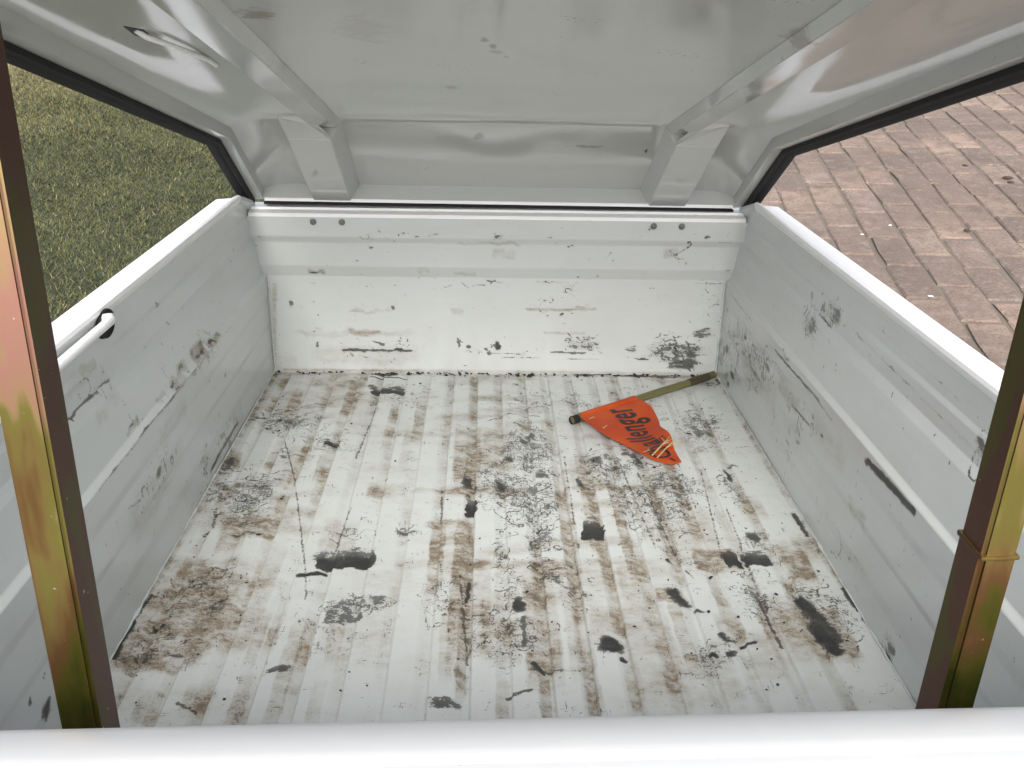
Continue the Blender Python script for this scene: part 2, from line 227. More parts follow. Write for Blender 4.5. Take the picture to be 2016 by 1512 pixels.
def mth(nt, op, a, b=None, c=None, clamp=False):
    n = nt.nodes.new('ShaderNodeMath')
    n.operation = op
    n.use_clamp = clamp
    for i, x in enumerate((a, b, c)):
        if x is None:
            continue
        if isinstance(x, (int, float)):
            n.inputs[i].default_value = x
        else:
            nt.links.new(x, n.inputs[i])
    return n.outputs[0]


def mixc(nt, fac, a, b, blend='MIX'):
    n = nt.nodes.new('ShaderNodeMix')
    n.data_type = 'RGBA'
    n.blend_type = blend
    for idx, x in ((0, fac), (6, a), (7, b)):
        if isinstance(x, (int, float)):
            n.inputs[idx].default_value = x
        elif isinstance(x, tuple):
            n.inputs[idx].default_value = (*x, 1)
        else:
            nt.links.new(x, n.inputs[idx])
    return n.outputs[2]


def smooth(nt, x, lo, hi):
    n = nt.nodes.new('ShaderNodeMapRange')
    n.interpolation_type = 'SMOOTHSTEP'
    nt.links.new(x, n.inputs[0])
    n.inputs[1].default_value = lo
    n.inputs[2].default_value = hi
    return n.outputs[0]


def coords(nt, scale=(1, 1, 1), kind='Object'):
    tc = nt.nodes.new('ShaderNodeTexCoord')
    mp = nt.nodes.new('ShaderNodeMapping')
    mp.inputs['Scale'].default_value = scale
    nt.links.new(tc.outputs[kind], mp.inputs['Vector'])
    return mp.outputs[0]


def noise(nt, vec, scale, detail=3, rough=0.55, dist=0.0):
    n = N(nt, 'ShaderNodeTexNoise', Scale=scale, Detail=detail, Roughness=rough, Distortion=dist)
    nt.links.new(vec, n.inputs['Vector'])
    return n.outputs[0]


def bump(nt, bsdf, h, strength, dist):
    b = N(nt, 'ShaderNodeBump', Strength=strength, Distance=dist)
    nt.links.new(h, b.inputs['Height'])
    nt.links.new(b.outputs[0], bsdf.inputs['Normal'])
    return b


WHITE = (0.56, 0.588, 0.576)


def paint_mat(name, rough=0.2, wave=0.0, dust=0.25, tint=WHITE, specks=0.0, ior=1.5, stains=()):
    mt, nt, b = new_mat(name)
    v = coords(nt)
    big = noise(nt, v, 5, 2)
    fine = noise(nt, v, 60, 3, 0.6)
    d = mth(nt, 'MULTIPLY', smooth(nt, mth(nt, 'ADD', mth(nt, 'MULTIPLY', big, 0.7), mth(nt, 'MULTIPLY', fine, 0.3)), 0.45, 0.72), dust)
    col = mixc(nt, d, tint, (0.52, 0.50, 0.44))
    if specks:
        sp = noise(nt, v, 190, 2)
        pt = smooth(nt, noise(nt, v, 9, 3), 0.5, 0.7)
        f = mth(nt, 'MULTIPLY', smooth(nt, mth(nt, 'MULTIPLY', sp, mth(nt, 'ADD', 0.8, mth(nt, 'MULTIPLY', pt, 0.3))), 0.68, 0.74), specks)
        col = mixc(nt, f, col, (0.09, 0.08, 0.07))
    for (sx, sy, sz, rx_, ry_, am, sc) in stains:
        vm = nt.nodes.new('ShaderNodeVectorMath')
        vm.operation = 'SUBTRACT'
        nt.links.new(v, vm.inputs[0])
        vm.inputs[1].default_value = (sx, sy, sz)
        v2 = nt.nodes.new('ShaderNodeVectorMath')
        v2.operation = 'MULTIPLY'
        nt.links.new(vm.outputs[0], v2.inputs[0])
        v2.inputs[1].default_value = (1 / rx_, 1 / ry_, 1 / ry_)
        ln_ = nt.nodes.new('ShaderNodeVectorMath')
        ln_.operation = 'LENGTH'
        nt.links.new(v2.outputs[0], ln_.inputs[0])
        dd = mth(nt, 'ADD', ln_.outputs['Value'], mth(nt, 'MULTIPLY', mth(nt, 'SUBTRACT', fine, 0.5), 2.2))
        f = mth(nt, 'MULTIPLY', smooth(nt, dd, 1.15, 0.35), am)
        col = mixc(nt, f, col, sc)
    nt.links.new(col, b.inputs['Base Color'])
    r = mth(nt, 'ADD', rough, mth(nt, 'MULTIPLY', d, 0.6))
    nt.links.new(r, b.inputs['Roughness'])
    b.inputs['IOR'].default_value = ior
    if wave:
        bump(nt, b, noise(nt, v, 2.5, 2), 1.0, wave)
    return mt


def worn_mat(name, stretch, rough=0.24, base_speck=0.2, filmk=0.3, relief=0.0016):
    """white paint with grime: the point attribute 'grime' says where (r brown mud, g black
    rubber scuffs, b scratches), fine noise breaks the marks up"""
    mt, nt, b = new_mat(name)
    v = coords(nt)
    vs_ = coords(nt, stretch)
    at = nt.nodes.new('ShaderNodeAttribute')
    at.attribute_name = 'grime'
    sp = nt.nodes.new('ShaderNodeSeparateColor')
    nt.links.new(at.outputs['Color'], sp.inputs[0])
    R, G, B = sp.outputs
    n1 = noise(nt, vs_, 130, 3, 0.62)
    n2 = noise(nt, v, 420, 2, 0.6)
    n3 = noise(nt, v, 34, 3, 0.6)
    n4 = noise(nt, vs_, 40, 3, 0.6)
    # general film of dust
    film = mth(nt, 'MULTIPLY', smooth(nt, mth(nt, 'ADD', mth(nt, 'MULTIPLY', noise(nt, vs_, 7, 2), 0.5), mth(nt, 'MULTIPLY', n4, 0.5)), 0.42, 0.75), filmk)
    col = mixc(nt, film, WHITE, (0.46, 0.43, 0.37))
    # brown mud: soft body plus grain
    br = mth(nt, 'MULTIPLY', R, mth(nt, 'ADD', 0.34, mth(nt, 'MULTIPLY', smooth(nt, mth(nt, 'ADD', mth(nt, 'MULTIPLY', n4, .6), mth(nt, 'MULTIPLY', n3, .4)), .32, .68), 0.95)))
    grain = smooth(nt, mth(nt, 'ADD', mth(nt, 'MULTIPLY', n2, 0.55), mth(nt, 'MULTIPLY', n1, 0.55)), 0.44, 0.66)
    bf = mth(nt, 'MULTIPLY', br, mth(nt, 'ADD', 0.62, mth(nt, 'MULTIPLY', grain, 0.55)), clamp=True)
    mud = mixc(nt, n3, (0.29, 0.222, 0.138), (0.165, 0.128, 0.085))
    col = mixc(nt, mth(nt, 'MULTIPLY', bf, 0.92), col, mud)
    # dark core of heavy mud
    core = smooth(nt, mth(nt, 'ADD', R, mth(nt, 'MULTIPLY', mth(nt, 'SUBTRACT', n1, 0.5), 1.9)), 0.98, 1.45)
    col = mixc(nt, mth(nt, 'MULTIPLY', core, 0.45), col, (0.085, 0.066, 0.048))
    # black scuffs: ragged threshold
    g = mth(nt, 'ADD', G, mth(nt, 'ADD', mth(nt, 'MULTIPLY', mth(nt, 'SUBTRACT', n1, 0.5), 1.75), mth(nt, 'ADD', mth(nt, 'MULTIPLY', mth(nt, 'SUBTRACT', n2, 0.5), 0.7), mth(nt, 'MULTIPLY', mth(nt, 'SUBTRACT', n3, 0.5), 0.5))))
    gm = mth(nt, 'MULTIPLY', smooth(nt, g, 0.44, 0.52), smooth(nt, G, 0.04, 0.2))
    soft = mth(nt, 'MULTIPLY', smooth(nt, G, 0.25, 1.2), 0.3)
    gf = mth(nt, 'MAXIMUM', mth(nt, 'MULTIPLY', gm, mth(nt, 'ADD', 0.62, mth(nt, 'ADD', mth(nt, 'MULTIPLY', smooth(nt, G, .5, 1.0), 0.24), mth(nt, 'MULTIPLY', n4, 0.26)))), soft)
    # scratches: thin contour lines of twisted noise, in patches
    c1 = mth(nt, 'ABSOLUTE', mth(nt, 'SUBTRACT', noise(nt, v, 26, 2, 0.6, 2.5), 0.5))
    ln = mth(nt, 'SUBTRACT', 1.0, smooth(nt, c1, 0.006, 0.018))
    patch = smooth(nt, mth(nt, 'ADD', B, mth(nt, 'MULTIPLY', mth(nt, 'SUBTRACT', n4, 0.5), 3.0)), 0.60, 0.85)
    sf = mth(nt, 'MULTIPLY', mth(nt, 'MULTIPLY', ln, patch), smooth(nt, B, 0.03, 0.2))
    # hairline scuffs in two directions
    hl = None
    for rot, st in ((0.35, (1.0, 0.10, 0.10)), (-0.6, (0.13, 1.0, 1.0))):
        tc = nt.nodes.new('ShaderNodeTexCoord')
        mp = nt.nodes.new('ShaderNodeMapping')
        mp.inputs['Rotation'].default_value = (rot * 0.5, rot * 0.5, rot)
        mp.inputs['Scale'].default_value = st
        nt.links.new(tc.outputs['Object'], mp.inputs['Vector'])
        q = noise(nt, mp.outputs[0], 520, 2, 0.6)
        hl = q if hl is None else mth(nt, 'MAXIMUM', hl, q)
    gate_ = mth(nt, 'ADD', mth(nt, 'MULTIPLY', B, 0.17), mth(nt, 'MULTIPLY', smooth(nt, n3, 0.48, 0.70), base_speck * 0.22))
    hf = smooth(nt, mth(nt, 'ADD', hl, gate_), 0.775, 0.82)
    sf = mth(nt, 'MAXIMUM', mth(nt, 'MULTIPLY', sf, 0.8), mth(nt, 'MULTIPLY', hf, 0.72))
    spk = smooth(nt, mth(nt, 'ADD', n2, mth(nt, 'MULTIPLY', gate_, 0.5)), 0.73, 0.77)
    sf = mth(nt, 'MAXIMUM', sf, mth(nt, 'MULTIPLY', spk, 0.6))
    dark = mth(nt, 'MAXIMUM', gf, sf)
    col = mixc(nt, mth(nt, 'MULTIPLY', smooth(nt, G, 0.05, 0.6), 0.22), col, (0.22, 0.18, 0.13))
    col = mixc(nt, dark, col, (0.026, 0.027, 0.026))
    nt.links.new(col, b.inputs['Base Color'])
    dirt = mth(nt, 'MAXIMUM', mth(nt, 'MAXIMUM', bf, dark), film)
    nt.links.new(mth(nt, 'ADD', rough, mth(nt, 'MULTIPLY', dirt, 0.45 if relief > .001 else 0.15)), b.inputs['Roughness'])
    bump(nt, b, mth(nt, 'MULTIPLY', mth(nt, 'ADD', R, 0.04), n1), 1.0, relief)
    return mt


M = {}
M['paint'] = paint_mat('white_paint', 0.22, 0.0, 0.25)
M['rail'] = paint_mat('white_rail_paint', 0.3, 0.0, 0.10, (0.90, 0.90, 0.90))
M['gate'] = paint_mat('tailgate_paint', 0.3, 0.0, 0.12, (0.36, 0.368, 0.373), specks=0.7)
M['lid'] = paint_mat('lid_paint', 0.07, 0.0045, 0.14, (0.47, 0.485, 0.47), specks=0.45, ior=1.75, stains=LID_STAINS)
M['floor'] = worn_mat('worn_floor_paint', (0.6, 1.0, 1.0), 0.3, 0.75, 0.25)
M['wall_x'] = worn_mat('worn_wall_paint', (0.25, 1.0, 1.0), 0.16, 0.2, 0.12, 0.0003)
M['wall_y'] = worn_mat('worn_side_paint', (1.0, 0.2, 1.0), 0.2, 0.2, 0.14, 0.0003)


def simple(name, col, rough=0.5, metal=0.0, var=0.3, scale=40, bmp=0.0):
    mt, nt, b = new_mat(name)
    v = coords(nt)
    n = noise(nt, v, scale, 4)
    c = mixc(nt, mth(nt, 'MULTIPLY', n, var * 2, clamp=True), col, tuple(x * 0.45 for x in col))
    nt.links.new(c, b.inputs['Base Color'])
    b.inputs['Roughness'].default_value = rough
    b.inputs['Metallic'].default_value = metal
    if bmp:
        bump(nt, b, n, 1.0, bmp)
    return mt


M['rubber'] = simple('black_rubber', (0.006, 0.006, 0.0065), 0.8)
M['steel'] = simple('zinc_steel', (0.22, 0.225, 0.22), 0.35, 0.9)
M['dark'] = simple('dark_underside', (0.05, 0.05, 0.05), 0.7)
M['pole'] = simple('olive_pole', (0.16, 0.15, 0.055), 0.42, 0.0, 0.45, 60)
M['tape'] = simple('brown_wrap', (0.06, 0.05, 0.025), 0.5)
M['ink'] = simple('black_ink', (0.012, 0.010, 0.010), 0.5)
M['straw'] = simple('straw', (0.55, 0.40, 0.20), 0.7)
M['crumb'] = simple('dark_crumbs', (0.035, 0.03, 0.024), 0.9)
M['stone'] = simple('white_chip', (0.75, 0.73, 0.68), 0.8)
M['leaf'] = simple('dead_leaf', (0.07, 0.045, 0.03), 0.8)
M['tyre'] = simple('tyre_rubber', (0.02, 0.02, 0.02), 0.8)


def zinc_mat():
    """yellow-passivated zinc: iridescent patches of gold, green, pink and brown"""
    mt, nt, b = new_mat('yellow_zinc')
    v = coords(nt, (16, 16, 6))
    n = noise(nt, v, 1.6, 3, 0.5, 0.6)
    tcz = nt.nodes.new('ShaderNodeTexCoord')
    sz_ = nt.nodes.new('ShaderNodeSeparateXYZ')
    nt.links.new(tcz.outputs['Object'], sz_.inputs[0])
    n2 = noise(nt, coords(nt, (45, 45, 9)), 1.0, 3)
    f = mth(nt, 'ADD', mth(nt, 'MULTIPLY', sz_.outputs[2], 1.0), mth(nt, 'ADD', mth(nt, 'MULTIPLY', mth(nt, 'SUBTRACT', n, 0.5), 0.45), mth(nt, 'MULTIPLY', mth(nt, 'SUBTRACT', n2, 0.5), 0.34)))
    r = nt.nodes.new('ShaderNodeValToRGB')
    cr = r.color_ramp
    cr.elements[0].position = 0.22
    cr.elements[0].color = (0.050, 0.062, 0.008, 1)
    cr.elements[1].position = 0.90
    cr.elements[1].color = (0.26, 0.22, 0.05, 1)
    for p, c in ((0.30, (0.11, 0.10, 0.018)), (0.36, (0.17, 0.085, 0.035)), (0.43, (0.23, 0.165, 0.055)), (0.49, (0.22, 0.20, 0.05)), (0.55, (0.40, 0.25, 0.14)), (0.63, (0.44, 0.22, 0.18)), (0.70, (0.40, 0.28, 0.14)), (0.76, (0.30, 0.27, 0.07)), (0.82, (0.24, 0.20, 0.05))):
        e = cr.elements.new(p)
        e.color = (*c, 1)
    nt.links.new(f, r.inputs[0])
    # dark reflections painted in: darker, browner colour on the faces turned across the box
    tcn = nt.nodes.new('ShaderNodeTexCoord')
    sx = nt.nodes.new('ShaderNodeSeparateXYZ')
    nt.links.new(tcn.outputs['Normal'], sx.inputs[0])
    lat = smooth(nt, mth(nt, 'ABSOLUTE', sx.outputs[0]), 0.75, 0.95)
    dk = mixc(nt, smooth(nt, n, 0.42, 0.58), (0.085, 0.034, 0.022), (0.070, 0.058, 0.010))
    colf = mixc(nt, lat, r.outputs[0], dk)
    ns = noise(nt, coords(nt), 160, 2)
    col = mixc(nt, smooth(nt, ns, 0.74, 0.78), colf, (0.6, 0.55, 0.5))
    nt.links.new(col, b.inputs['Base Color'])
    b.inputs['Metallic'].default_value = 0.85
    b.inputs['Roughness'].default_value = 0.4
    return mt


M['zinc'] = zinc_mat()


# ---------------------------------------------------------------- grime grids
def vnoise(U, V, cell, seed):
    rg = np.random.default_rng(seed)
    t = rg.uniform(-1, 1, (64, 64))
    a, b_ = U / cell + 100, V / cell + 100
    i, j = np.floor(a).astype(int), np.floor(b_).astype(int)
    fa, fb = a - i, b_ - j
    fa, fb = fa * fa * (3 - 2 * fa), fb * fb * (3 - 2 * fb)
    g = lambda p, q: t[p % 64, q % 64]
    return (g(i, j) * (1 - fa) + g(i + 1, j) * fa) * (1 - fb) + (g(i, j + 1) * (1 - fa) + g(i + 1, j + 1) * fa) * fb


def grime(key, U, V):
    """evaluate the marks of one surface at points (U, V) -> three masks"""
    out = []
    U0, V0 = U, V
    w1, w2 = vnoise(U, V, .022, 1), vnoise(U, V, .008, 2)
    w3, w4 = vnoise(U, V, .022, 3), vnoise(U, V, .008, 4)
    for ch in ('brown', 'black', 'scrib'):
        k_ = 0.35 if ch == 'brown' else 1.0
        U, V = U0 + k_ * (0.0042 * w1 + 0.0030 * w2), V0 + 0.0050 * w3 + 0.0032 * w4
        m_ = np.zeros(U.shape, np.float32)
        el, stv = MARKS[key].get(ch, ([], []))
        for x, y, rx, ry, s in el:
            rx, ry = max(rx, .002), max(ry, .002)
            k = (np.abs(U - x) < rx * 1.9) & (np.abs(V - y) < ry * 1.9)
            if not k.any():
                continue
            du_, dv2 = np.abs(U[k] - x) / rx, np.abs(V[k] - y) / ry
            if ch == 'brown':
                # mud lies in the pressed channels: hard sides, soft ends
                w = np.clip((1.12 - du_) / 0.22, 0, 1) * np.clip((1.45 - dv2) / 0.85, 0, 1)
                w = w * s
                m_[k] = np.minimum(m_[k] + w * (1 - 0.35 * np.minimum(m_[k], 1)), 1.3)
                continue
            if s > 2:
                # rubbed block: hard sides along the ribs, fading away from the viewer's end
                fy = (V[k] - y) / ry
                w = np.clip((1.1 - du_) / 0.15, 0, 1) * np.clip((1.15 - fy) / 1.5, 0, 1) * np.clip((fy + 1.12) / 0.2, 0, 1)
                m_[k] = np.maximum(m_[k], w * (s - 2))
                continue
            pw, lo, hi = (2.0, 0.35, 1.25) if ch == 'scrib' else (2.6, 0.35, 1.3)
            d = (du_ ** pw + dv2 ** pw) ** (1 / pw)
            w = np.clip((hi - d) / (hi - lo), 0, 1)
            m_[k] = np.maximum(m_[k], w * w * (3 - 2 * w) * s)
        U, V = U0 + 0.0012 * w2, V0 + 0.0012 * w4
        for x0, y0, x1, y1, r_, s in stv:
            r_ = max(r_, 0.0016)
            k = (U > min(x0, x1) - r_ * 2) & (U < max(x0, x1) + r_ * 2) & (V > min(y0, y1) - r_ * 2) & (V < max(y0, y1) + r_ * 2)
            if not k.any():
                continue
            dx, dy = x1 - x0, y1 - y0
            L2 = dx * dx + dy * dy
            t = np.clip(((U[k] - x0) * dx + (V[k] - y0) * dy) / L2, 0, 1)
            d = np.hypot(U[k] - x0 - t * dx, V[k] - y0 - t * dy) / r_
            w = np.clip((1.5 - d) / 1.0, 0, 1) * s
            m_[k] = np.maximum(m_[k], w)
        out.append(m_)
    return out


def scratch(key, m_, u0, v0, du, dv_, seed, aniso=None, thin=1.0):
    """draw many thin broken scratch strokes inside the 'scrib' patches of a surface"""
    rg = np.random.default_rng(seed)
    nu, nv = m_.shape

    def dab(x, y, r_, s):
        i0, i1 = int((x - 2 * r_ - u0) / du), int((x + 2 * r_ - u0) / du) + 2
        j0, j1 = int((y - 2 * r_ - v0) / dv_), int((y + 2 * r_ - v0) / dv_) + 2
        i0, j0 = max(i0, 0), max(j0, 0)
        i1, j1 = min(i1, nu), min(j1, nv)
        if i0 >= i1 or j0 >= j1:
            return
        uu = u0 + np.arange(i0, i1)[:, None] * du
        vv_ = v0 + np.arange(j0, j1)[None, :] * dv_
        w = np.clip(1.6 - np.hypot(uu - x, vv_ - y) / r_, 0, 1) * s
        m_[i0:i1, j0:j1] = np.maximum(m_[i0:i1, j0:j1], w)

    for x, y, rx, ry, s in MARKS[key]['scrib'][0]:
        area = rx * ry * 3.14
        n = int(np.clip(area * (14000 if aniso is None else 6000) * s, 6, 120))
        main = rg.uniform(0, 3.14) if aniso is None else aniso
        hatch = rg.random() < 0.5
        for _ in range(n):
            q = rg.normal(0, .45, 2)
            px, py = x + q[0] * rx, y + q[1] * ry
            a = main + rg.normal(0, .35) + (3.14 if rg.random() < .5 else 0) if hatch else rg.uniform(0, 6.28)
            L = int(abs(rg.normal(7, 9)) / thin) + 2
            ka = rg.normal(0, .25)
            r_ = (abs(rg.normal(.0003, .0005)) + .0009) * thin
            st0 = rg.uniform(.5, 1.05) * (0.6 + .4 * s)
            for k in range(L):
                ka += rg.normal(0, .18)
                a += ka * .35
                px += math.cos(a) * .0022 * thin
                py += math.sin(a) * .0022 * thin
                if rg.random() < .85:
                    dab(px, py, r_, st0 * rg.uniform(.7, 1.1))
    # stray nicks all over
    for _ in range(int(nu * nv * du * dv_ * 650)):
        px, py = u0 + rg.random() * nu * du, v0 + rg.random() * nv * dv_
        a = rg.uniform(0, 6.28) if aniso is None else aniso + rg.normal(0, .5)
        st0 = rg.uniform(.25, .75)
        for k in range(int(abs(rg.normal(1, 3))) + 1):
            px += math.cos(a) * .002
            py += math.sin(a) * .002
            dab(px, py, .0010 * thin, st0)
    return m_


def grid_object(name, P, ms, mat, parent, flip=False):
    """P: (nu, nv, 3) array of points, one grid sheet with the 'grime' attribute"""
    nu, nv, _ = P.shape
    idx = np.arange(nu * nv).reshape(nu, nv)
    q = np.stack([idx[:-1, :-1], idx[1:, :-1], idx[1:, 1:], idx[:-1, 1:]], -1).reshape(-1, 4)
    if flip:
        q = q[:, ::-1]
    me = bpy.data.meshes.new(name)
    me.vertices.add(nu * nv)
    me.vertices.foreach_set('co', P.reshape(-1).astype(np.float32))
    me.loops.add(q.size)
    me.loops.foreach_set('vertex_index', q.reshape(-1).astype(np.int32))
    me.polygons.add(len(q))
    me.polygons.foreach_set('loop_start', np.arange(0, q.size, 4, dtype=np.int32))
    me.update(calc_edges=True)
    a = me.attributes.new('grime', 'FLOAT_COLOR', 'POINT')
    c = np.ones((nu * nv, 4), np.float32)
    for i in range(3):
        c[:, i] = ms[i].reshape(-1)
    a.data.foreach_set('color', c.reshape(-1))
    me.materials.append(mat)
    me.shade_smooth()
    return link(name, me, None, parent)


def interp(z, pts):
    return np.interp(z, [p[0] for p in pts], [p[1] for p in pts])


# ================================================================ ground
def ground_mat():
    mt, nt, b = new_mat('sandy_ground')
    v = coords(nt)
    n = noise(nt, v, 60, 5, 0.7)
    n2 = noise(nt, v, 3, 3)
    c = mixc(nt, n, (0.12, 0.095, 0.075), (0.19, 0.155, 0.125))
    c = mixc(nt, mth(nt, 'MULTIPLY', n2, 0.4), c, (0.10, 0.085, 0.065))
    nt.links.new(c, b.inputs['Base Color'])
    b.inputs['Roughness'].default_value = 0.95
    bump(nt, b, n, 0.6, 0.006)
    return mt


def turf_base_mat():
    mt, nt, b = new_mat('turf_backing')
    v = coords(nt)
    n = noise(nt, v, 120, 4, 0.7)
    c = mixc(nt, n, (0.018, 0.022, 0.010), (0.045, 0.048, 0.022))
    nt.links.new(c, b.inputs['Base Color'])
    b.inputs['Roughness'].default_value = 0.9
    return mt


def blade_mat():
    mt, nt, b = new_mat('turf_blades')
    at = nt.nodes.new('ShaderNodeAttribute')
    at.attribute_name = 'tone'
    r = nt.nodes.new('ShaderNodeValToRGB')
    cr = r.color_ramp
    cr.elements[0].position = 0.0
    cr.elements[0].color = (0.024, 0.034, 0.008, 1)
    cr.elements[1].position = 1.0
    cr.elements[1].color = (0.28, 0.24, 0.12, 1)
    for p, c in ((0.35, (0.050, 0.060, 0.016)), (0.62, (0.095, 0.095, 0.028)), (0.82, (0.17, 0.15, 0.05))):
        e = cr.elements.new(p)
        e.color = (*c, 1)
    nt.links.new(at.outputs['Fac'], r.inputs[0])
    nt.links.new(r.outputs[0], b.inputs['Base Color'])
    b.inputs['Roughness'].default_value = 0.55
    return mt


S = 90
raw('ground', [(-S, -S, -0.012), (S, -S, -0.012), (S, S, -0.012), (-S, S, -0.012)], [(0, 1, 2, 3)], ground_mat())
props(bpy.data.objects['ground'], kind='structure')
raw('lawn', [(-30, -20, -0.006), (0.30, -20, -0.006), (0.30, 40, -0.006), (-30, 40, -0.006)], [(0, 1, 2, 3)], turf_base_mat())
props(bpy.data.objects['lawn'], kind='structure')


def make_turf(name, x0, x1, y0, y1, n, hmin, hmax, wid):
    px = RNG.uniform(x0, x1, n)
    py = RNG.uniform(y0, y1, n)
    ang = RNG.uniform(0, 2 * math.pi, n)
    h = RNG.uniform(hmin, hmax, n)
    lean = RNG.uniform(0.5, 2.0, n) * h
    # matted swirls: neighbouring blades lean alike
    sw = 1.6 * np.sin(px * 7.1 + 1.3 * np.sin(py * 5.3)) + 1.4 * np.cos(py * 8.7 + px * 3.1)
    la = np.where(RNG.random(n) < 0.2, sw + RNG.normal(0, 0.9, n), ang)
    dx, dy = np.cos(la), np.sin(la)
    wx, wy = -np.sin(la) * wid / 2, np.cos(la) * wid / 2
    curl = RNG.uniform(-0.6, 0.6, n)
    P = np.zeros((n, 7, 3))
    for i, (t, k) in enumerate(((0, 1.0), (0.45, 0.95), (0.8, 0.7))):
        cx = px + dx * lean * t ** 1.4 + wx * curl * 8 * t * t
        cy = py + dy * lean * t ** 1.4 + wy * curl * 8 * t * t
        cz = h * (t - 0.33 * t * t) - 0.006
        P[:, 2 * i] = np.stack([cx - wx * k, cy - wy * k, cz], -1)
        P[:, 2 * i + 1] = np.stack([cx + wx * k, cy + wy * k, cz], -1)
    P[:, 6] = np.stack([px + dx * lean * 1.15 + wx * curl * 12, py + dy * lean * 1.15 + wy * curl * 12, h * 0.62], -1)
    base = (np.arange(n) * 7)[:, None]
    quads = np.concatenate([base + np.array([[0, 1, 3, 2]]), base + np.array([[2, 3, 5, 4]])], 0)
    tris = base + np.array([[4, 5, 6]])
    me = bpy.data.meshes.new(name)
    me.vertices.add(n * 7)
    me.vertices.foreach_set('co', P.reshape(-1).astype(np.float32))
    loops = np.concatenate([quads.reshape(-1), tris.reshape(-1)]).astype(np.int32)
    me.loops.add(len(loops))
    me.loops.foreach_set('vertex_index', loops)
    nq = len(quads)
    starts = np.concatenate([np.arange(nq) * 4, nq * 4 + np.arange(n) * 3]).astype(np.int32)
    me.polygons.add(nq + n)
    me.polygons.foreach_set('loop_start', starts)
    me.update(calc_edges=True)
    # sunlight towards the far left of the lawn, painted in as yellower, brighter blades
    dry = np.clip((py - 4.2) / 3.0, 0, 1) * np.clip((-px - 1.0) / 2.4, 0, 1)  # how much painted sunlight a blade gets
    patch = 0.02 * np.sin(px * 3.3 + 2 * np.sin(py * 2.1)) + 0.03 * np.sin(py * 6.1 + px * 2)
    tone = np.clip(0.45 + patch + RNG.normal(0, 0.21, n) + 0.60 * dry, 0, 1)  # dry is the painted sunlight, not dryness of the blades
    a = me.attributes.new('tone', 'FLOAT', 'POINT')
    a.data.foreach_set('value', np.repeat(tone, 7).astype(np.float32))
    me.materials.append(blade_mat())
    o = link(name, me)
    return o


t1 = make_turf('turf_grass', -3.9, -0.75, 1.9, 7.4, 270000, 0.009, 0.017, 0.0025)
props(t1, 'short olive green artificial grass on the left of the cargo box', 'grass', kind='stuff')


# ---- brick paving on the right
def brick_mat():
    mt, nt, b = new_mat('paving_brick')
    v = coords(nt, kind='Object')
    tcw = nt.nodes.new('ShaderNodeNewGeometry')
    pos = tcw.outputs['Position']
    oi = nt.nodes.new('ShaderNodeObjectInfo')
    r = nt.nodes.new('ShaderNodeValToRGB')
    cr = r.color_ramp
    cr.elements[0].position = 0
    cr.elements[0].color = (0.135, 0.102, 0.084, 1)
    cr.elements[1].position = 1
    cr.elements[1].color = (0.33, 0.235, 0.175, 1)
    for p, c in ((0.3, (0.21, 0.155, 0.127)), (0.6, (0.265, 0.188, 0.145)), (0.8, (0.24, 0.182, 0.153))):
        e = cr.elements.new(p)
        e.color = (*c, 1)
    nt.links.new(oi.outputs['Random'], r.inputs[0])
    n1 = noise(nt, pos, 14, 5, 0.65)
    n2 = noise(nt, pos, 90, 4, 0.7)
    n3 = noise(nt, pos, 1.3, 3)
    c = mixc(nt, smooth(nt, n1, 0.42, 0.7), r.outputs[0], (0.165, 0.118, 0.090))
    c = mixc(nt, mth(nt, 'MULTIPLY', smooth(nt, n2, 0.52, 0.72), 0.7), c, (0.33, 0.26, 0.19))
    c = mixc(nt, mth(nt, 'MULTIPLY', smooth(nt, n2, 0.48, 0.32), 0.8), c, (0.075, 0.054, 0.043))
    c = mixc(nt, mth(nt, 'MULTIPLY', smooth(nt, n3, 0.42, 0.60), 0.55), c, (0.115, 0.086, 0.068))
    n4 = noise(nt, pos, 5.5, 4, 0.7)
    c = mixc(nt, mth(nt, 'MULTIPLY', smooth(nt, n4, 0.50, 0.68), 0.6), c, (0.085, 0.064, 0.05))
    c = mixc(nt, mth(nt, 'MULTIPLY', smooth(nt, noise(nt, pos, 22, 4, .7), 0.5, 0.7), 0.5), c, (0.30, 0.245, 0.20))
    nt.links.new(c, b.inputs['Base Color'])
    b.inputs['Roughness'].default_value = 0.85
    h = mth(nt, 'ADD', mth(nt, 'MULTIPLY', n1, 0.6), mth(nt, 'MULTIPLY', n2, 0.4))
    bump(nt, b, h, 1.0, 0.014)
    return mt


BR = brick_mat()


def brick_mesh(k, w, l, h):
    """worn brick: slightly irregular outline and uneven domed top, 40-odd triangles"""
    rg = np.random.default_rng(100 + k)
    hw, hl = w / 2, l / 2
    ring = [(-hw, -hl), (0, -hl), (hw, -hl), (hw, 0), (hw, hl), (0, hl), (-hw, hl), (-hw, 0)]
    V = []
    for (x, y) in ring:
        V.append((x + rg.normal(0, .0015), y + rg.normal(0, .0015), -h))
    edge = []
    for (x, y) in ring:
        e = (x * .985 + rg.normal(0, .0022), y * .99 + rg.normal(0, .0022), -0.0045 + rg.normal(0, .0008))
        edge.append(e)
        V.append(e)
    for (x, y) in ring:
        V.append((x * .90 + rg.normal(0, .003), y * .945 + rg.normal(0, .003), 0.0 + rg.normal(0, .0007)))
    V.append((0, 0, 0.0004 + rg.normal(0, .0006)))
    F = []
    for a, b_ in ((0, 8), (8, 16)):
        for i in range(8):
            j = (i + 1) % 8
            F.append((a + i, a + j, b_ + j, b_ + i))
    for i in range(8):
        F.append((16 + i, 16 + (i + 1) % 8, 24))
    return V, F


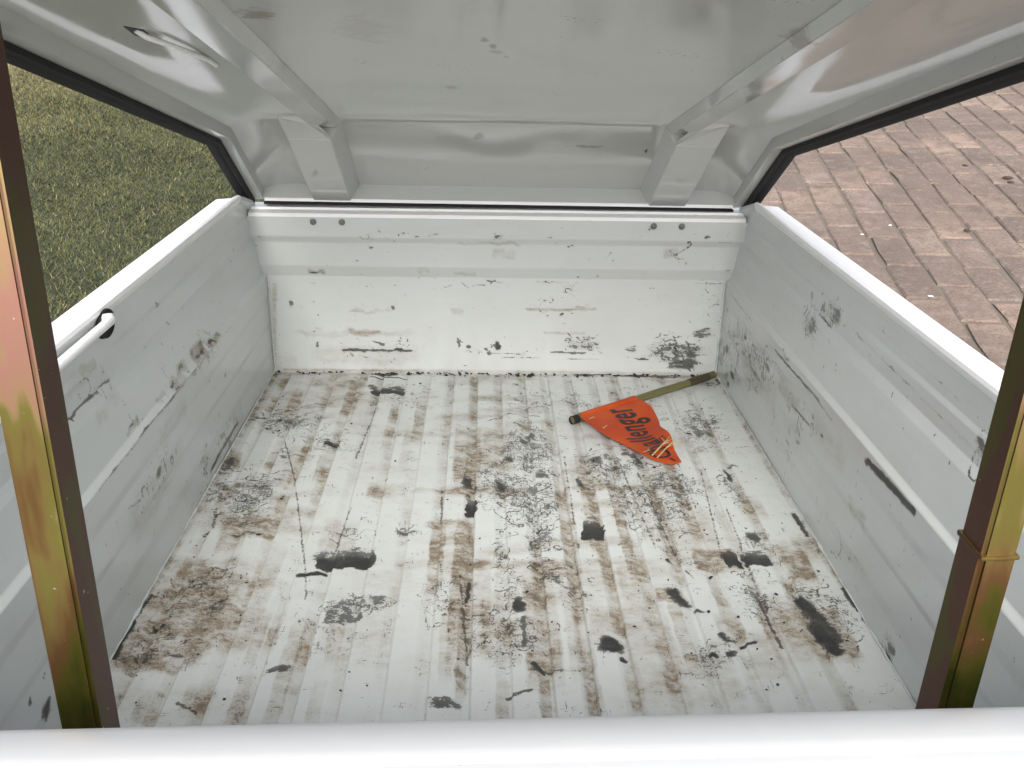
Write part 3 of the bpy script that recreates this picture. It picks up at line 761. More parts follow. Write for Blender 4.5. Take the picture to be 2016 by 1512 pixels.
BW, BL = 0.1279, 0.2657
ex, ey = Vector((0.99235, -0.12344, 0)), Vector((0.12344, 0.99235, 0))
org = Vector((1.8909, 4.6352, 0))
pave_sand = raw('paving', [(0.32, -20, -0.0065), (40, -20, -0.0065), (40, 40, -0.0065), (0.32, 40, -0.0065)], [(0, 1, 2, 3)], ground_mat())
props(pave_sand, kind='structure')
variants = []
for k in range(8):
    V_, F_ = brick_mesh(k, BW - 0.009, BL - 0.010, 0.03)
    me = bpy.data.meshes.new('brick')
    me.from_pydata(V_, [], F_)
    me.update()
    me.materials.append(BR)
    me.shade_smooth()
    me.set_sharp_from_angle(angle=math.radians(14))
    variants.append(me)
rotz = math.atan2(ex.y, ex.x)
cells = []
for u in range(-70, 60):
    sh = 0.0 if u % 2 == 0 else 0.42 + 0.06 * math.sin(u * 2.3)
    for w_ in range(-50, 50):
        c = org + ex * ((u + 0.5) * BW) + ey * (-(w_ + 0.5 + sh) * BL)
        if c.x < 0.48 or c.x > 6.5 or c.y < -1.5 or c.y > 9.5:
            continue
        # weight: how close to the region the photograph shows
        dx = max(0.95 - c.x, 0, c.x - 3.1)
        dy = max(2.2 - c.y, 0, c.y - 5.9)
        # wedge hidden behind the box and lid
        hid = max(0, (c.y - 1.9) * 0.26 + 0.35 - c.x)
        cells.append((dx + dy + hid * 2, c))
cells.sort(key=lambda t: t[0])
rest_v, rest_f = [], []
for i, (wt, c) in enumerate(cells):
    jx, jy = random.gauss(0, .0034), random.gauss(0, .006)
    rz = rotz + random.gauss(0, .02)
    zz = random.gauss(0, .0010)
    if i < 300:
        o = bpy.data.objects.new('brick', variants[random.randrange(8)])
        COL.objects.link(o)
        o.parent = pave_sand
        o.location = (c.x + jx, c.y + jy, zz)
        o.rotation_euler = (random.gauss(0, .0025), random.gauss(0, .0025), rz + (math.pi if random.random() < .5 else 0))
    else:
        V_, F_ = brick_mesh(i % 8, BW - 0.009, BL - 0.010, 0.03)
        cz, sz = math.cos(rz), math.sin(rz)
        b0 = len(rest_v)
        rest_v += [(c.x + jx + x * cz - y * sz, c.y + jy + x * sz + y * cz, z + zz) for x, y, z in V_]
        rest_f += [tuple(b0 + q for q in f) for f in F_]
rest = raw('brick_field', rest_v, rest_f, BR, pave_sand, smooth=50)
rest['kind'] = 'stuff'

# ================================================================ the cargo box
box = bpy.data.objects.new('cargo_box', None)
COL.objects.link(box)
box.matrix_world = BOX
props(box, 'white steel cargo box with raised lid, scuffed ribbed floor and two gold props', 'cargo box')

Y_BACK, Y_GATE = 0.0, -1.515
# ---- floor: ribbed sheet
STEP = 0.00135
xs = np.arange(-0.5, 0.5 + 1e-6, STEP)
ys = np.arange(-1.14, 0.0 + 1e-6, 0.0015)
edges = np.array([-0.4072 + 0.0522 * k for k in range(-1, 18)])
RIB_D = np.random.default_rng(31).uniform(0.0036, 0.0068, len(edges))
def rib(x):
    z = np.zeros_like(x)
    for e, dep in zip(edges, RIB_D):
        if e > .47:
            continue
        a, b_ = e - 0.0205, e
        z -= dep * np.clip((x - a) / 0.013, 0, 1) * np.clip((b_ - x) / 0.0018, 0, 1)
    return z
XX, YY = np.meshgrid(xs, ys, indexing='ij')
zr = np.maximum(rib(xs), -0.0068)
# ribs die out towards the back wall; the sheet is dented here and there
fade = np.clip((-YY - 0.004) / 0.03, 0, 1)
dent = 0.0012 * np.sin(XX * 9 + 2 * np.sin(YY * 4)) * np.sin(YY * 7 + XX * 3)
dent += -0.002 * np.exp(-((XX + .245) ** 2 / .0003 + (YY + .45) ** 2 / .006)) - 0.0015 * np.exp(-((XX - .12) ** 2 / .002 + (YY + .7) ** 2 / .01))
ZZ = zr[:, None] * fade + dent
edge_up = np.clip((np.abs(XX) - 0.490) / 0.010, 0, 1)
ZZ += 0.004 * edge_up ** 2
gr = grime('FLOOR', XX, YY)
valley = (zr[:, None] < -0.0010) * 1.0
vn = 0.5 + 0.5 * np.sin(YY * 6 + XX * 17) * np.sin(YY * 2.3 + XX * 41)
gr[0] = gr[0] * (1 + .25 * valley) + 0.52 * valley * (np.clip(-zr[:, None] / .005, .2, 1)) * fade * np.clip(vn * 1.3 - .2 + .7 * vnoise(XX, YY, .11, 9), 0, 1) + 0.04
gr[0] *= 0.75 + 0.5 * vnoise(XX, YY, .035, 10)
sm = vnoise(XX * .35, YY, .03, 21) * .8 + vnoise(XX * .5, YY, .019, 22) * .2
zone = np.clip(vnoise(XX, YY, .2, 23) * .9 + .25, 0, 1)
gr[0] += 0.55 * np.clip(sm * 1.6, 0, 1) * zone
scratch('FLOOR', gr[1], xs[0], ys[0], STEP, 0.0015, 5, None, 0.72)
gr[0] = np.minimum(gr[0] * (1.25 + .45 * np.clip(XX * 3, 0, 1)), 1.06 + .15 * vnoise(XX, YY, .06, 33))
gr[2] = gr[2] * 1.1 + 0.16
floor_o = grid_object('floor_panel', np.stack([XX, YY, ZZ], -1), gr, M['floor'], box)
# near part of the floor, out of sight behind the tailgate
xs2 = np.arange(-0.5, 0.5 + 1e-6, 0.004)
ys2 = np.array([Y_GATE, -1.3, -1.14])
X2, Y2 = np.meshgrid(xs2, ys2, indexing='ij')
g2 = [np.full(X2.shape, .1), np.zeros(X2.shape), np.full(X2.shape, .2)]
grid_object('floor_edge', np.stack([X2, Y2, rib(xs2)[:, None] * np.ones(3)], -1), g2, M['floor'], floor_o)
extrude_profile('floor_underside', [(-0.56, -0.012), (0.56, -0.012), (0.56, -0.03), (-0.56, -0.03)], Y_GATE - .02, 0.03, M['dark'], box, axis='y')

# ---- front wall (far end): pressed steps
BP = [(0.0, 0.0), (0.223, 0.0), (0.249, -0.011), (0.300, -0.011), (0.315, -0.020), (0.356, -0.020)]
xs = np.arange(-0.53, 0.53 + 1e-6, 0.003)
zs = np.unique(np.concatenate([np.arange(-0.006, 0.356, 0.003), [p[0] for p in BP]]))
XX, ZZ = np.meshgrid(xs, zs, indexing='ij')
YB = interp(zs, BP)[None, :] + 0.0012 * np.sin(XX * 7 + ZZ * 9) * np.sin(ZZ * 15)
gb = grime('BACK', XX, ZZ)
gb[0] += 0.03
scratch('BACK', gb[1], xs[0], zs[0], 0.003, (zs[-1] - zs[0]) / (len(zs) - 1), 6, 0.05)
front = grid_object('front_wall', np.stack([XX, YB, ZZ], -1), gb, M['wall_x'], box, flip=True)
# folded top flange with a small ridge
extrude_profile('flange', [(-0.021, 0.3562), (-0.021, 0.3635), (-0.010, 0.3665), (0.004, 0.3665), (0.006, 0.371), (0.045, 0.373), (0.045, -0.03), (0.003, -0.03), (0.003, 0.2), (0.003, 0.35)], -0.5238, 0.5238, M['rail'], front, axis='x', smooth=25)


def bolt(x, z, parent):
    bm = bmesh.new()
    y = -0.0205
    def disc(r, y0, y1, seg, rot=0.0):
        A = [bm.verts.new((x + r * math.cos(rot + 2 * math.pi * k / seg), y0, z + r * math.sin(rot + 2 * math.pi * k / seg))) for k in range(seg)]
        B = [bm.verts.new((x + r * .96 * math.cos(rot + 2 * math.pi * k / seg), y1, z + r * .96 * math.sin(rot + 2 * math.pi * k / seg))) for k in range(seg)]
        for k in range(seg):
            bm.faces.new((A[k], A[(k + 1) % seg], B[(k + 1) % seg], B[k]))
        bm.faces.new(B)
        bm.faces.new(A[::-1])
    disc(0.0070, y, y - 0.0018, 16)
    disc(0.0052, y - 0.0018, y - 0.0068, 6, x * 40)
    disc(0.0029, y - 0.0068, y - 0.0110, 10)
    return from_bm('bolt', bm, M['steel'], parent, 30)


for bx_ in (-0.390, -0.330, 0.328, 0.388):
    bolt(bx_, 0.346, front)

# ---- side walls
SP = [(0.0, 0.0), (0.048, 0.0012), (0.066, 0.0002), (0.112, 0.0015), (0.122, 0.0004), (0.170, 0.0018), (0.184, 0.0006), (0.222, 0.0), (0.229, 0.008), (0.298, 0.018), (0.312, 0.025), (0.345, 0.0245), (0.352, 0.0275), (0.40, 0.0265)]
HOLE = (-0.835, 0.375)


def side_wall(sgn, key):
    ys_ = np.arange(Y_GATE, 0.012, 0.003)
    zs_ = np.unique(np.concatenate([np.arange(-0.004, 0.402, 0.003), [p[0] for p in SP]]))
    YY_, ZZ_ = np.meshgrid(ys_, zs_, indexing='ij')
    top = np.where(YY_ > -0.075, 0.402 - (YY_ + 0.075) * 0.30, 0.402)
    ZW = np.minimum(ZZ_, top)
    X = 0.5 + interp(zs_, SP)[None, :] + 0.0012 * np.sin(YY_ * 5) * np.sin(ZZ_ * 14 + YY_ * 3)
    g = grime(key, YY_, ZW)
    g[0] += 0.03
    scratch(key, g[1], ys_[0], zs_[0], 0.003, (zs_[-1] - zs_[0]) / (len(zs_) - 1), 7, 1.3)
    o = grid_object('side_wall', np.stack([X * sgn, YY_, ZW], -1), g, M['wall_y'], box, flip=(sgn < 0))
    return o


def hull(sgn, parent):
    """outer skin with the folded top rail"""
    prof = [(0.5262, 0.394), (0.5225, 0.404), (0.5235, 0.4095), (0.528, 0.411), (0.534, 0.407), (0.541, 0.4045), (0.572, 0.4015), (0.5755, 0.398), (0.5755, 0.385), (0.566, 0.382), (0.562, 0.30), (0.562, -0.03), (0.534, -0.03), (0.534, 0.30), (0.530, 0.39)]
    bm = bmesh.new()
    stations = [(Y_GATE - 0.02, 0), (-0.075, 0)]
    rings = []
    for y, dz in stations:
        rings.append([bm.verts.new((sgn * x, y, z)) for x, z in prof])
    k = len(prof)
    for a, b_ in zip(rings, rings[1:]):
        for i in range(k):
            j = (i + 1) % k
            bm.faces.new((a[i], a[j], b_[j], b_[i]))
    bm.faces.new(rings[0])
    bm.faces.new(rings[-1][::-1])
    return from_bm('top_rail', bm, M['rail'], parent, 25)


for sgn, key in ((-1, 'LEFT'), (1, 'RIGHT')):
    sw_ = side_wall(sgn, key)
    hull(sgn, sw_)
    # sloping end piece of the rail, down to the front wall
    bm = bmesh.new()
    A = [(0.5225, 0.402), (0.5235, 0.4095), (0.528, 0.411), (0.541, 0.4045), (0.541, 0.390), (0.531, 0.385)]
    r0 = [bm.verts.new((sgn * x, -0.0755, z)) for x, z in A]
    r1 = [bm.verts.new((sgn * (x - .004), 0.026, z - 0.031)) for x, z in A]
    for i in range(6):
        j = (i + 1) % 6
        bm.faces.new((r0[i], r0[j], r1[j], r1[i]))
    bm.faces.new(r0)
    bm.faces.new(r1[::-1])
    from_bm('rail_end', bm, M['paint'], sw_, 30)
    # outer plate closing the corner under the rail end
    bm = bmesh.new()
    pl = [(-0.075, 0.383), (0.04, 0.345), (0.04, -0.03), (-0.075, -0.03)]
    a0 = [bm.verts.new((sgn * 0.536, y, z)) for y, z in pl]
    a1 = [bm.verts.new((sgn * 0.5615, y, z)) for y, z in pl]
    for i in range(4):
        j = (i + 1) % 4
        bm.faces.new((a0[i], a0[j], a1[j], a1[i]))
    bm.faces.new(a0)
    bm.faces.new(a1[::-1])
    from_bm('corner_plate', bm, M['paint'], sw_, 30)
    # sealant bead along the floor seam: a thin uneven line of paint
    bm = bmesh.new()
    pts, rad = [], []
    for k in range(90):
        y = -1.2 + 1.195 * k / 89
        pts.append((sgn * (0.4985 + random.gauss(0, .0003)), y, 0.0040 + random.gauss(0, .0003)))
        rad.append(max(.0008, .0014 + random.gauss(0, .0003) + (0.0018 if random.random() < .05 else 0)))
    tube_bm(bm, pts, rad, 6)
    from_bm('seam_bead', bm, M['paint'], sw_, 60)
    bm = bmesh.new()
    pts, rad = [], []
    for k in range(60):
        z = 0.004 + 0.214 * k / 59
        pts.append((sgn * (0.4975 + random.gauss(0, .0005)), -0.0022, z))
        rad.append(max(.001, .0021 + random.gauss(0, .0005)))
    tube_bm(bm, pts, rad, 6)
    from_bm('corner_bead', bm, M['paint'], sw_, 60)
    if sgn < 0:
        lw = sw_

# latch rod on the left wall, coming out of a dark hole with a collar
bm = bmesh.new()
rx = -0.506
pts = [(-0.545, -0.832, 0.392), (-0.520, -0.832, 0.397), (-0.509, -0.834, 0.399), (rx, -0.845, 0.399), (rx, -0.87, 0.399), (rx - .002, -1.05, 0.397), (rx - .004, -1.30, 0.396), (rx - .006, -1.48, 0.395)]
tube_bm(bm, pts, 0.0062, 14)
from_bm('latch_rod', bm, M['rail'], lw, 60)
bm = bmesh.new()
seg = 24
cy_, cz_ = -0.822, 0.389
A = []
for xo, ry, rz in ((-0.5245, 0.027, 0.0195), (-0.5195, 0.026, 0.0185), (-0.5215, 0.0225, 0.0155)):
    A.append([bm.verts.new((xo, cy_ + ry * math.cos(2 * math.pi * k / seg), cz_ - 0.002 + rz * math.sin(2 * math.pi * k / seg))) for k in range(seg)])
for a, b_ in zip(A, A[1:]):
    for k in range(seg):
        bm.faces.new((a[k], a[(k + 1) % seg], b_[(k + 1) % seg], b_[k]))
bm.faces.new(A[-1])
from_bm('rod_grommet', bm, M['rubber'], lw, 40)

# ---- tailgate (near end)
g_prof = [(Y_GATE + .001, 0.0), (Y_GATE + .001, 0.343), (Y_GATE - .002, 0.349), (Y_GATE - .008, 0.3515), (Y_GATE - .030, 0.352), (Y_GATE - .0345, 0.350), (Y_GATE - .0365, 0.344), (Y_GATE - .050, 0.341), (Y_GATE - .054, 0.336), (Y_GATE - .054, -0.03), (Y_GATE - .02, -0.03)]
gate = extrude_profile('tailgate', g_prof, -0.56, 0.56, M['gate'], box, axis='x', smooth=40)
gate.rotation_euler = (0, 0, -0.0)
# sits a touch askew, as in the photograph
for v_ in gate.data.vertices:
    v_.co.y += 0.026 * v_.co.x
    v_.co.z += 0.004 * v_.co.x

# ---- lid: bent tray hinged on the front wall
PHI = 0.2544
LID = Matrix.Translation((0, 0, 0))
Cp, Kp = (0.0288, 0.3807), (-0.2064, 0.5379)
up_d = (-math.cos(PHI), math.sin(PHI))
Ep = (Kp[0] + up_d[0] * 1.33, Kp[1] + up_d[1] * 1.33)
l1 = math.hypot(Kp[0] - Cp[0], Kp[1] - Cp[1])
d1 = ((Kp[0] - Cp[0]) / l1, (Kp[1] - Cp[1]) / l1)
n1_ = (d1[1], -d1[0])
n2_ = (up_d[1], -up_d[0])
bis = (n1_[0] + n2_[0], n1_[1] + n2_[1])
bl_ = math.hypot(*bis)
bis = (bis[0] / bl_, bis[1] / bl_)
cosm = bis[0] * n2_[0] + bis[1] * n2_[1]
mit = (bis[0] / cosm, bis[1] / cosm)
path = [Cp, Kp, Ep]
norms = [n1_, mit, n2_]

RN = 0.036
half = [(0.0, RN), (0.437, RN), (0.462, RN - .0012), (0.482, RN - .005), (0.495, RN - .010), (0.503, 0.0215), (0.5035, 0.0), (0.534, 0.0), (0.534, 0.004), (0.507, 0.004), (0.507, 0.0225), (0.498, 0.0285), (0.484, 0.034), (0.463, 0.038), (0.437, RN + .003), (0.0, RN + .003)]
sec = half[1:-1]
sec = [(x, n) for x, n in sec] + [(-x, n) for x, n in sec[::-1]]
lid = sweep('lid', path, norms, sec, M['lid'], box, smooth=35)
# lift/skew of the whole lid is a fraction of a degree
lid.rotation_euler = (0, 0.0037, 0.0039)
lid.location = (0.0021, 0, 0)


def pt(path_i, t, x, n):
    """point on the lid: segment index, distance along it, lateral x, inward offset n"""
    if path_i == 0:
        return (x, Cp[0] + d1[0] * t + n1_[0] * n, Cp[1] + d1[1] * t + n1_[1] * n)
    return (x, Kp[0] + up_d[0] * t + n2_[0] * n, Kp[1] + up_d[1] * t + n2_[1] * n)


# closing strip at the front foot of the lid
def block(name, corners, mat, parent, bevel=0.0015, smooth_=30):
    bm = bmesh.new()
    v_ = [bm.verts.new(c) for c in corners]
    for f in ((0, 1, 2, 3), (7, 6, 5, 4), (0, 4, 5, 1), (1, 5, 6, 2), (2, 6, 7, 3), (3, 7, 4, 0)):
        bm.faces.new([v_[i] for i in f])
    bmesh.ops.recalc_face_normals(bm, faces=bm.faces)
    if bevel:
        bmesh.ops.bevel(bm, geom=list(bm.edges), offset=bevel, segments=2, affect='EDGES', profile=0.6)
    return from_bm(name, bm, mat, parent, smooth_)


block('front_lip', [pt(0, -.004, -.503, 0.0), pt(0, -.004, .503, 0.0), pt(0, .012, .503, .0), pt(0, .012, -.503, .0),
                    pt(0, -.006, -.503, RN + .002), pt(0, -.006, .503, RN + .002), pt(0, .003, .503, RN + .002), pt(0, .003, -.503, RN + .002)], M['lid'], lid, 0.0, 5)
extrude_profile('hinge_strip', [(0.010, 0.3745), (0.052, 0.3755), (0.052, 0.3785), (0.010, 0.3775)], -0.50, 0.50, M['rubber'], lid, axis='x')
block('rim_strip', [(-.5, 0.018, .3795), (.5, .018, .3795), (.5, .021, .3875), (-.5, .021, .3875), (-.5, .045, .3795), (.5, .045, .3795), (.5, .045, .3875), (-.5, .045, .3875)], M['rail'], lid, 0.001)

# rubber seal under the rim: two ridges
for sgn in (-1, 1):
    s_ = [(0.5215, -0.0008), (0.5215, -0.008), (0.5255, -0.0105), (0.5295, -0.0085), (0.5320, -0.0060), (0.5350, -0.0085), (0.5400, -0.0125), (0.5470, -0.0120), (0.5490, -0.008), (0.5490, 0.004), (0.5345, 0.0046), (0.5345, -0.0008)]
    sweep('rubber_seal', path, norms, [(sgn * x, n) for x, n in s_], M['rubber'], lid, smooth=50)

# two hat-section ribs: a beam along the roof, a post down the front slope
for sgn in (-1, 1):
    def hat(seg_i, t0, t1, xi, xo, fi, fo, nb, nr, name):
        bm = bmesh.new()
        rings = []
        for t in (t0, t1):
            rings.append([bm.verts.new(pt(seg_i, t, sgn * x, n)) for x, n in ((fi, nr), (xi, nb), (xo, nb), (fo, nr))])
        for a in range(4):
            b_ = (a + 1) % 4
            bm.faces.new((rings[0][a], rings[0][b_], rings[1][b_], rings[1][a]))
        bm.faces.new(rings[0])
        bm.faces.new(rings[1][::-1])
        bmesh.ops.recalc_face_normals(bm, faces=bm.faces)
        es = [e for e in bm.edges if e.calc_face_angle(0) > .3]
        bmesh.ops.bevel(bm, geom=es, offset=0.0012, segments=2, affect='EDGES')
        return from_bm(name, bm, M['lid'], lid, 25)
    hat(1, 0.012, 1.33, 0.309, 0.351, 0.297, 0.366, 0.0225, RN + .0005, 'roof_beam')
    hat(0, 0.0, l1 + 0.012, 0.3185, 0.396, 0.301, 0.404, -0.004, RN + .0005, 'front_post')
    # folded gusset where the post runs on under the beam
    bm = bmesh.new()
    g = [pt(0, l1 + .0125, sgn * .3185, -.003), pt(0, l1 + .0125, sgn * .396, -.003), pt(1, .062, sgn * .404, RN - .004), pt(1, .062, sgn * .352, .0222),
         pt(0, l1 + .0125, sgn * .3185, .004), pt(0, l1 + .0125, sgn * .396, .004), pt(1, .066, sgn * .404, RN + .0006), pt(1, .066, sgn * .352, RN + .0006)]
    v_ = [bm.verts.new(c) for c in g]
    for f in ((0, 1, 2, 3), (7, 6, 5, 4), (0, 4, 5, 1), (1, 5, 6, 2), (2, 6, 7, 3), (3, 7, 4, 0)):
        bm.faces.new([v_[i] for i in f])
    from_bm('gusset', bm, M['lid'], lid, 20)

# dark punched latch slot and bent wire on the roof's left flank
bm = bmesh.new()
sx = -0.431
tube_bm(bm, [pt(1, .70, sx + .004, RN - .001), pt(1, .69, sx + .012, RN - .006), pt(1, .66, sx + .026, RN - .007), pt(1, .60, sx + .040, RN - .006), pt(1, .555, sx + .043, RN - .003), pt(1, .51, sx + .041, RN - .001)], 0.0034, 8)
from_bm('latch_wire', bm, M['rail'], lid, 60)
bm = bmesh.new()
q0 = [bm.verts.new(pt(1, t, x, RN - .0012)) for t, x in ((.715, sx - .004), (.700, sx + .012), (.660, sx + .009), (.672, sx - .006))]
q1 = [bm.verts.new(pt(1, t, x, RN + .0006)) for t, x in ((.715, sx - .004), (.700, sx + .012), (.660, sx + .009), (.672, sx - .006))]
bm.faces.new(q0)
bm.faces.new(q1[::-1])
for i in range(4):
    bm.faces.new((q0[i], q0[(i + 1) % 4], q1[(i + 1) % 4], q1[i]))
from_bm('latch_slot', bm, M['dark'], lid)

# ---- two props holding the lid up
def square_tube(name, x0, x1, y0, y1, z0, z1, parent, bevel=0.0028):
    bm = bmesh.new()
    c = [(x0, y0), (x1, y0), (x1, y1), (x0, y1)]
    a = [bm.verts.new((x, y, z0)) for x, y in c]
    b_ = [bm.verts.new((x, y, z1)) for x, y in c]
    side = []
    for i in range(4):
        bm.faces.new((a[i], a[(i + 1) % 4], b_[(i + 1) % 4], b_[i]))
    bm.faces.new(a[::-1])
    bm.faces.new(b_)
    es = [e for e in bm.edges if abs(e.verts[0].co.z - e.verts[1].co.z) > .05]
    bmesh.ops.bevel(bm, geom=es, offset=bevel, segments=3, affect='EDGES')
    return from_bm(name, bm, M['zinc'], parent, 25)


def lid_z(y):
    return Kp[1] + (Kp[0] - y) * math.tan(PHI) + 0.021


p1 = square_tube('prop_strut', -0.3465, -0.3165, -1.44, -1.405, 0.004, lid_z(-1.42) - .012, box)
p2 = square_tube('prop_strut', 0.3275, 0.3530, -1.437, -1.4025, 0.40, lid_z(-1.42) - .012, box)
sl_ = square_tube('sleeve', 0.3262, 0.3535, -1.4385, -1.401, 0.004, 0.424, p2, 0.004)
bm = bmesh.new()
# crumpled collar where the inner tube slides into the sleeve
ring = []
for k, (z, gk) in enumerate(((0.4220, -.0002), (0.424, .0002), (0.4262, .0), (0.4268, -.0010))):
    x0, x1, y0, y1 = 0.3260 - gk, 0.3537 + gk, -1.4388 - gk, -1.4008 + gk
    ring.append([bm.verts.new((x, y, z + 0.0012 * math.sin(x * 400) + 0.0008 * math.sin(k + y * 300))) for x, y in ((x0, y0), ((x0 + x1) / 2, y0 - .0008), (x1, y0), (x1, y1), (x0, y1))])
for a, b_ in zip(ring, ring[1:]):
    for i in range(5):
        bm.faces.new((a[i], a[(i + 1) % 5], b_[(i + 1) % 5], b_[i]))
bm.faces.new(ring[0][::-1])
bm.faces.new(ring[-1])
co_ = from_bm('collar', bm, M['zinc'], p2, 30)
for o_ in (p2, sl_, co_):
    for v_ in o_.data.vertices:
        v_.co.x += 0.030 * (v_.co.z - 0.29)

# ---- running gear under the box, reaching the ground
def world_z(x, y, z):
    return (BOX @ Vector((x, y, z))).z


for sgn in (-1, 1):
    wx, wy = sgn * 0.43, -0.70
    wz = -0.195
    rad_ = world_z(wx, wy, wz) / W[2][2]
    bm = bmesh.new()
    seg = 36
    pr = [(-.045, .62), (-.055, .8), (-.05, .95), (-.03, 1.0), (.03, 1.0), (.05, .95), (.055, .8), (.045, .62)]
    rs = [[bm.verts.new((wx + px, wy + rr * rad_ * math.cos(2 * math.pi * k / seg), wz + rr * rad_ * math.sin(2 * math.pi * k / seg))) for k in range(seg)] for px, rr in pr]
    for a, b_ in zip(rs, rs[1:] + rs[:1]):
        for k in range(seg):
            bm.faces.new((a[k], a[(k + 1) % seg], b_[(k + 1) % seg], b_[k]))
    wh = from_bm('wheel', bm, M['tyre'], box, 40)
    bm = bmesh.new()
    tube_bm(bm, [(wx - .03, wy, wz), (wx + .03, wy, wz)], rad_ * .63, 28)
    from_bm('rim', bm, M['steel'], wh, 40)
bm = bmesh.new()
tube_bm(bm, [(-.45, -.70, -.195), (.45, -.70, -.195)], .018, 12)
ax_ = from_bm('axle', bm, M['dark'], box, 40)
for sgn in (-1, 1):
    block('spring_hanger', [(sgn * .33 - .02, -.78, -.21), (sgn * .33 + .02, -.78, -.21), (sgn * .33 + .02, -.62, -.21), (sgn * .33 - .02, -.62, -.21),
                            (sgn * .33 - .02, -.78, -.031), (sgn * .33 + .02, -.78, -.031), (sgn * .33 + .02, -.62, -.031), (sgn * .33 - .02, -.62, -.031)], M['dark'], box)

# ================================================================ flag on the floor
flag = bpy.data.objects.new('safety_flag', None)
COL.objects.link(flag)
P0, P1 = Vector((0.150, -0.276, 0.0095)), Vector((0.489, -0.021, 0.0095))
flag.matrix_world = BOX @ Matrix.Translation((P0.x, P0.y, 0))
props(flag, 'orange pennant with black lettering on a short olive pole lying on the box floor', 'flag')
off = Vector((P0.x, P0.y, 0))
bm = bmesh.new()
n_ = 14
tube_bm(bm, [P0.lerp(P1, k / n_) - off + Vector((0, 0, 0.0006 * math.sin(k))) for k in range(n_ + 1)], 0.0082, 16)
pole = from_bm('pole', bm, M['pole'], flag, 60)
bm = bmesh.new()
tube_bm(bm, [P0.lerp(P1, t) - off for t in (.80, .84, .90, .955)], [.0086, .0091, .0089, .0087], 16)
from_bm('wrap', bm, M['tape'], pole, 60)
bm = bmesh.new()
dv = (P1 - P0).normalized()
tube_bm(bm, [P0 - dv * .004 - off, P0 + dv * .012 - off], .0088, 16, cap=False)
tube_bm(bm, [P0 + dv * .001 - off, P0 + dv * .010 - off], .0060, 16)
from_bm('end_ferrule', bm, M['rubber'], pole, 60)

# pennant: ruled cloth between two wavy edges
FL_L = [(0.1633, -0.2874, 0), (0.1947, -0.3452, 0), (0.2343, -0.3907, 0), (0.2769, -0.44, 0), (0.3063, -0.4566, 0), (0.3187, -0.4606, 0)]
FL_R = [(0.3004, -0.1841, 0), (0.3154, -0.2114, 0), (0.3233, -0.2661, 0), (0.3209, -0.306, 0), (0.3308, -0.3534, 0), (0.3321, -0.3965, 0), (0.3364, -0.4459, 0)]


def curve(pts, t):
    pts = [Vector(p) for p in pts]
    d = [0]
    for a, b_ in zip(pts, pts[1:]):
        d.append(d[-1] + (b_ - a).length)
    t = t * d[-1]
    for i in range(len(pts) - 1):
        if t <= d[i + 1] + 1e-9:
            f = (t - d[i]) / max(d[i + 1] - d[i], 1e-9)
            # catmull-rom
            p0, p1, p2, p3 = pts[max(i - 1, 0)], pts[i], pts[i + 1], pts[min(i + 2, len(pts) - 1)]
            return 0.5 * ((2 * p1) + (-p0 + p2) * f + (2 * p0 - 5 * p1 + 4 * p2 - p3) * f * f + (-p0 + 3 * p1 - 3 * p2 + p3) * f ** 3)
    return pts[-1]


def cloth(s, t):
    """s 0 left edge .. 1 right edge, t 0 pole .. 1 tip"""
    a, b_ = curve(FL_L, t), curve(FL_R, t)
    p = a.lerp(b_, s)
    rise = 0.017 * (1 - t) ** 1.5
    z = 0.0045 + rise * (0.65 + .35 * (1 - s))
    z += 0.0065 * math.sin(s * 5.2 + t * 2.2 + .4) * math.sin(math.pi * min(t * 1.15, 1)) * (0.4 + .6 * t)
    z += 0.004 * math.sin(t * 9 + s * 2) * t * (1 - t) * 2
    z += 0.007 * max(0, s - .72) * 3.5 * math.sin(t * 11 + 1) * t
    return Vector((p.x, p.y, max(z, 0.003))) - off


def cloth_mat():
    mt, nt, b = new_mat('orange_vinyl')
    v = coords(nt)
    n = noise(nt, v, 9, 3)
    n2 = noise(nt, v, 90, 3)
    c = mixc(nt, smooth(nt, n, .4, .7), (0.47, 0.062, 0.002), (0.36, 0.036, 0.002))
    c = mixc(nt, mth(nt, 'MULTIPLY', smooth(nt, n2, .58, .75), .35), c, (0.40, 0.10, 0.05))
    nt.links.new(c, b.inputs['Base Color'])
    b.inputs['Roughness'].default_value = 0.6
    bump(nt, b, noise(nt, v, 35, 3), .5, .002)
    return mt


NS, NT = 26, 44
vv = []
for lay in (0, 1):
    for i in range(NS + 1):
        for j in range(NT + 1):
            p = cloth(i / NS, j / NT)
            vv.append((p.x, p.y, p.z - lay * 0.0009))
ff = []
st_ = NT + 1
lay_n = (NS + 1) * st_
for i in range(NS):
    for j in range(NT):
        a, b_, c, d = i * st_ + j, i * st_ + j + 1, (i + 1) * st_ + j + 1, (i + 1) * st_ + j
        ff.append((a, d, c, b_))
        ff.append((a + lay_n, b_ + lay_n, c + lay_n, d + lay_n))
bd = [i * st_ for i in range(NS + 1)] + [NS * st_ + j for j in range(1, NT + 1)] + [i * st_ + NT for i in range(NS - 1, -1, -1)] + [j for j in range(NT - 1, 0, -1)]
for a, b_ in zip(bd, bd[1:] + bd[:1]):
    ff.append((a, b_, b_ + lay_n, a + lay_n))
pen = raw('pennant', vv, ff, cloth_mat(), flag, smooth=60)
